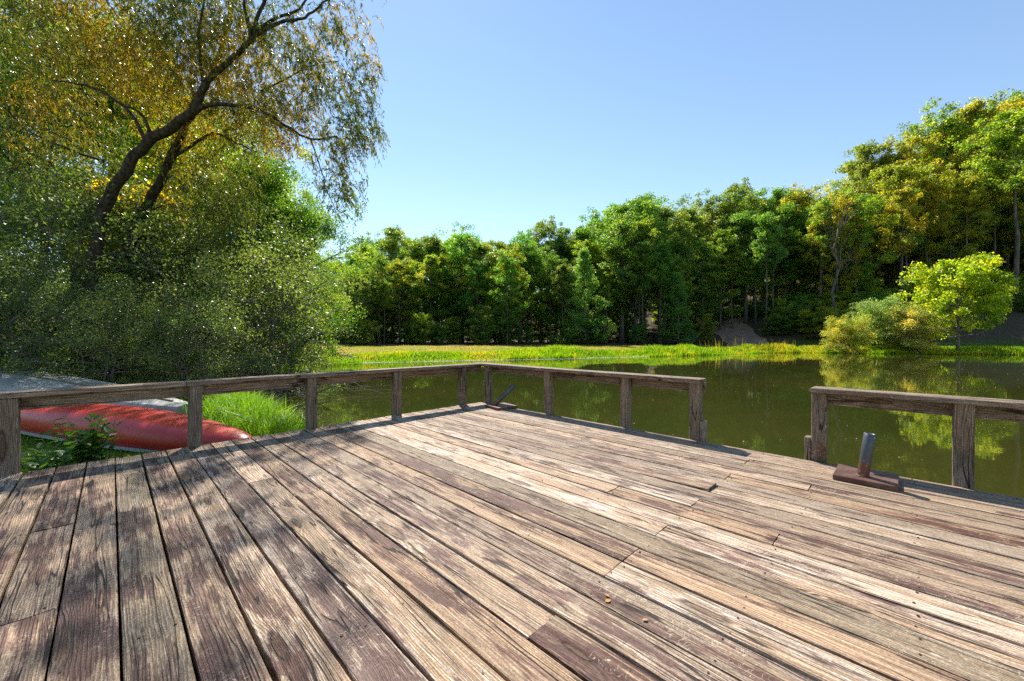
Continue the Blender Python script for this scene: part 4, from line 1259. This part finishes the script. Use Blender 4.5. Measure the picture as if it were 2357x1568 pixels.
# lawn round the canoe
n = 60000
fx = r.uniform(-9.5, -1.4, n); fy = r.uniform(2.2, 8.5, n)
sd = pond_sd(fx, fy)
k = (sd > 0.15) & ((fx + 0.42) * 0.709 - (fy - 5.62) * 0.705 < 0.05)
k &= np.hypot(fx + 5.3, fy - 5.3) < 4.6
grass_field('lawn_grass', np.column_stack([fx, fy])[k], 0.075, 0.007, 'short lawn grass under and around the red canoe', 0.9, (1.25, 1.25, 0.9), seed=55)
# taller tufts by the water
tc_ = np.array([(-4.15, 6.45), (-3.75, 6.15), (-4.6, 7.1), (-5.0, 7.5), (-4.3, 6.9), (-3.4, 5.75), (-5.4, 7.9), (-4.9, 6.9), (-3.05, 5.45)])
xy = np.repeat(tc_, 520, axis=0) + r.normal(0, 0.24, (len(tc_) * 520, 2))
grass_field('waterside_grass', xy, 0.42, 0.011, 'long arching green grass at the water edge behind the canoe tip', 1.1, (1.2, 1.3, 0.8), seed=56)
# grass island strip in front of the dam's left end, seen through the shrub
xy = np.column_stack([r.normal(-8.6, 1.6, 5200), r.normal(18.2, 1.1, 5200)])
xy = along(POND[4:8], 7000, -1.1, 0.6, r)
grass_field('bank_grass', xy, 0.40, 0.024, 'bright grass growing in the shallows left of the far bank', 0.6, (1.3, 1.4, 0.6), seed=57)
# dry reed stalks
xy = along(POND[11:14], 90, 0.0, 1.6, r)
grass_field('dry_reeds', xy, 1.15, 0.03, 'brown dry reed stalks standing in the far bank grass', 0.25, (2.2, 1.1, 1.3), seed=58)

# pale flecks along the left shore and drifting leaves
N = NT('pale_floating_scum'); M_SCUM = N.done(N.principled((0.62, 0.60, 0.52), 0.6, 0.4))
def flecks(name, xy, size, mat, label, seed):
    r = np.random.default_rng(seed)
    n = len(xy); a = r.uniform(0, 6.28, n)
    s = size * r.uniform(0.4, 1.4, n)
    c, s2 = np.cos(a), np.sin(a)
    P = np.column_stack([xy, WATER + 0.006 + r.uniform(0, 0.006, n)])
    V = []
    for q, (du, dv, dz) in enumerate(((-1, 0, 0), (0, -0.55, 0.008), (1, 0.1, 0.0), (0.1, 0.6, 0.010))):
        V.append(P + np.column_stack([(du * c - dv * s2) * s, (du * s2 + dv * c) * s, np.full(n, dz)]))
    m = MB(); m.add(np.stack(V, 1).reshape(-1, 3), np.arange(n)[:, None] * 4 + np.array([[0, 1, 2, 3]]))
    return tag(new_obj(name, m.mesh(name), mat), label, 'debris', kind='stuff')
xy = along(POND[6:11], 9000, -0.75, -0.05, r)
flecks('floating_scum', xy, 0.035, M_SCUM, 'pale scum floating in a band along the far shore', 60)
N = NT('drifting_leaf'); geo = N.n('ShaderNodeNewGeometry')
M_DRIFT = N.done(N.principled(N.mix(geo.outputs['Random Per Island'], (0.40, 0.25, 0.08), (0.62, 0.56, 0.40)), 0.6, 0.4))
n = 700
xy = np.column_stack([r.uniform(-9, 26, n), 4 + 22 * r.random(n) ** 1.5])
xy = xy[pond_sd(xy[:, 0], xy[:, 1]) < -0.4]
flecks('drifting_leaves', xy, 0.014, M_DRIFT, 'small fallen leaves drifting on the pond', 61)

# ------------------------------------------------------------------ leafy seedlings beside the deck
m = MB()
vv = [(0, 0, 0), (0.30, 0.20, 0.03), (0.30, -0.20, 0.03), (0.62, 0.22, 0.02), (0.62, -0.22, 0.02), (0.86, 0.11, -0.02), (0.86, -0.11, -0.02), (1.0, 0, -0.06), (0.30, 0, -0.015), (0.62, 0, -0.02), (0.86, 0, -0.04)]
m.add(vv, [(8, 9, 3, 1), (8, 2, 4, 9), (9, 10, 5, 3), (9, 4, 6, 10)])
m.f.append(np.array([[0, 8, 1], [0, 2, 8], [10, 7, 5], [10, 6, 7]]))
LEAF = m.mesh('leaf', True); LEAF.materials.append(M_PLANT)
N = NT('green_stem'); M_STEM = N.done(N.principled((0.07, 0.10, 0.03), 0.6, 0.4))
def seedling(x, y, stems, H, label, seed):
    r = np.random.default_rng(seed)
    e = empty('leafy_plant', (x, y, gz(x, y)))
    tag(e, label, 'plant', 'leafy plants beside the deck')
    for s in range(stems):
        h = H * r.uniform(0.55, 1.1)
        az = r.uniform(0, 6.28); ln = r.uniform(0.15, 0.55)
        us = np.linspace(0, 1, 6)
        pts = np.column_stack([np.cos(az) * ln * h * us ** 1.4 + r.normal(0, 0.05), np.sin(az) * ln * h * us ** 1.4 + r.normal(0, 0.05), h * us - 0.02])
        pts[1:] += r.normal(0, 0.008, (5, 3))
        m = MB(); m.tube(pts, 0.0055 * (1 - 0.7 * us), 5)
        so = new_obj('stem', m.mesh('stem', True), M_STEM, e)
        nl = int(9 + r.integers(0, 5))
        for q in range(nl):
            u = 0.25 + 0.75 * (q + 0.5) / nl
            b0 = Vector([float(np.interp(u, us, pts[:, w])) for w in range(3)])
            lo = new_obj('leaf', LEAF, None, so)
            lo.location = b0
            size = r.uniform(0.085, 0.14) * (1.1 - 0.35 * u)
            lo.scale = (size, size, size)
            lo.rotation_euler = (r.normal(0, 0.35), r.uniform(-0.75, 0.25), q * 2.4 + r.normal(0, 0.3))
            lo.color = (1, 1, 1, 1)
    return e
def ground_at(px, py, g=1.35):
    d = g * 917 / (py - 775); p = at(px, py, d); return p
for (px, d, st_n, H, lab, sd_) in ((212, 3.95, 19, 0.60, 'tallest leafy green plant in front of the red canoe', 71), (112, 3.6, 12, 0.36, 'low leafy plant between the tall one and the near rail post', 72), (70, 3.45, 6, 0.36, 'small leafy shoot right beside the near rail post', 73), (155, 3.85, 14, 0.42, 'spreading leafy plant just left of the tallest one', 74)):
    p = at(px, 775, d)
    seedling(p.x, p.y, st_n, H, lab, sd_)

# ------------------------------------------------------------------ a few fallen leaves on the boards
N = NT('fallen_leaf'); M_FALLEN = N.done(N.principled((0.42, 0.21, 0.06), 0.6, 0.4))
FL = LEAF.copy(); FL.materials.clear(); FL.materials.append(M_FALLEN)
for px, py, rz, sc_l, lab in ((1392, 1387, 0.4, 0.024, 'orange fallen leaf lying by the board gap at the middle of the deck'), (1401, 1376, 2.0, 0.019, 'pale orange fallen leaf just beyond the one by the gap'), (1491, 1428, 3.3, 0.020, 'tan fallen leaf to the right of the other two leaves')):
    d = EYE * 917 / (py - 775)
    o = new_obj('fallen_leaf', FL)
    p = at(px, py, d)
    o.location = (p.x, p.y, 0.0035); o.scale = (sc_l, sc_l * 1.4, sc_l); o.rotation_euler = (0.15, -0.05, rz)
    tag(o, lab, 'leaf', 'fallen leaves on the deck')
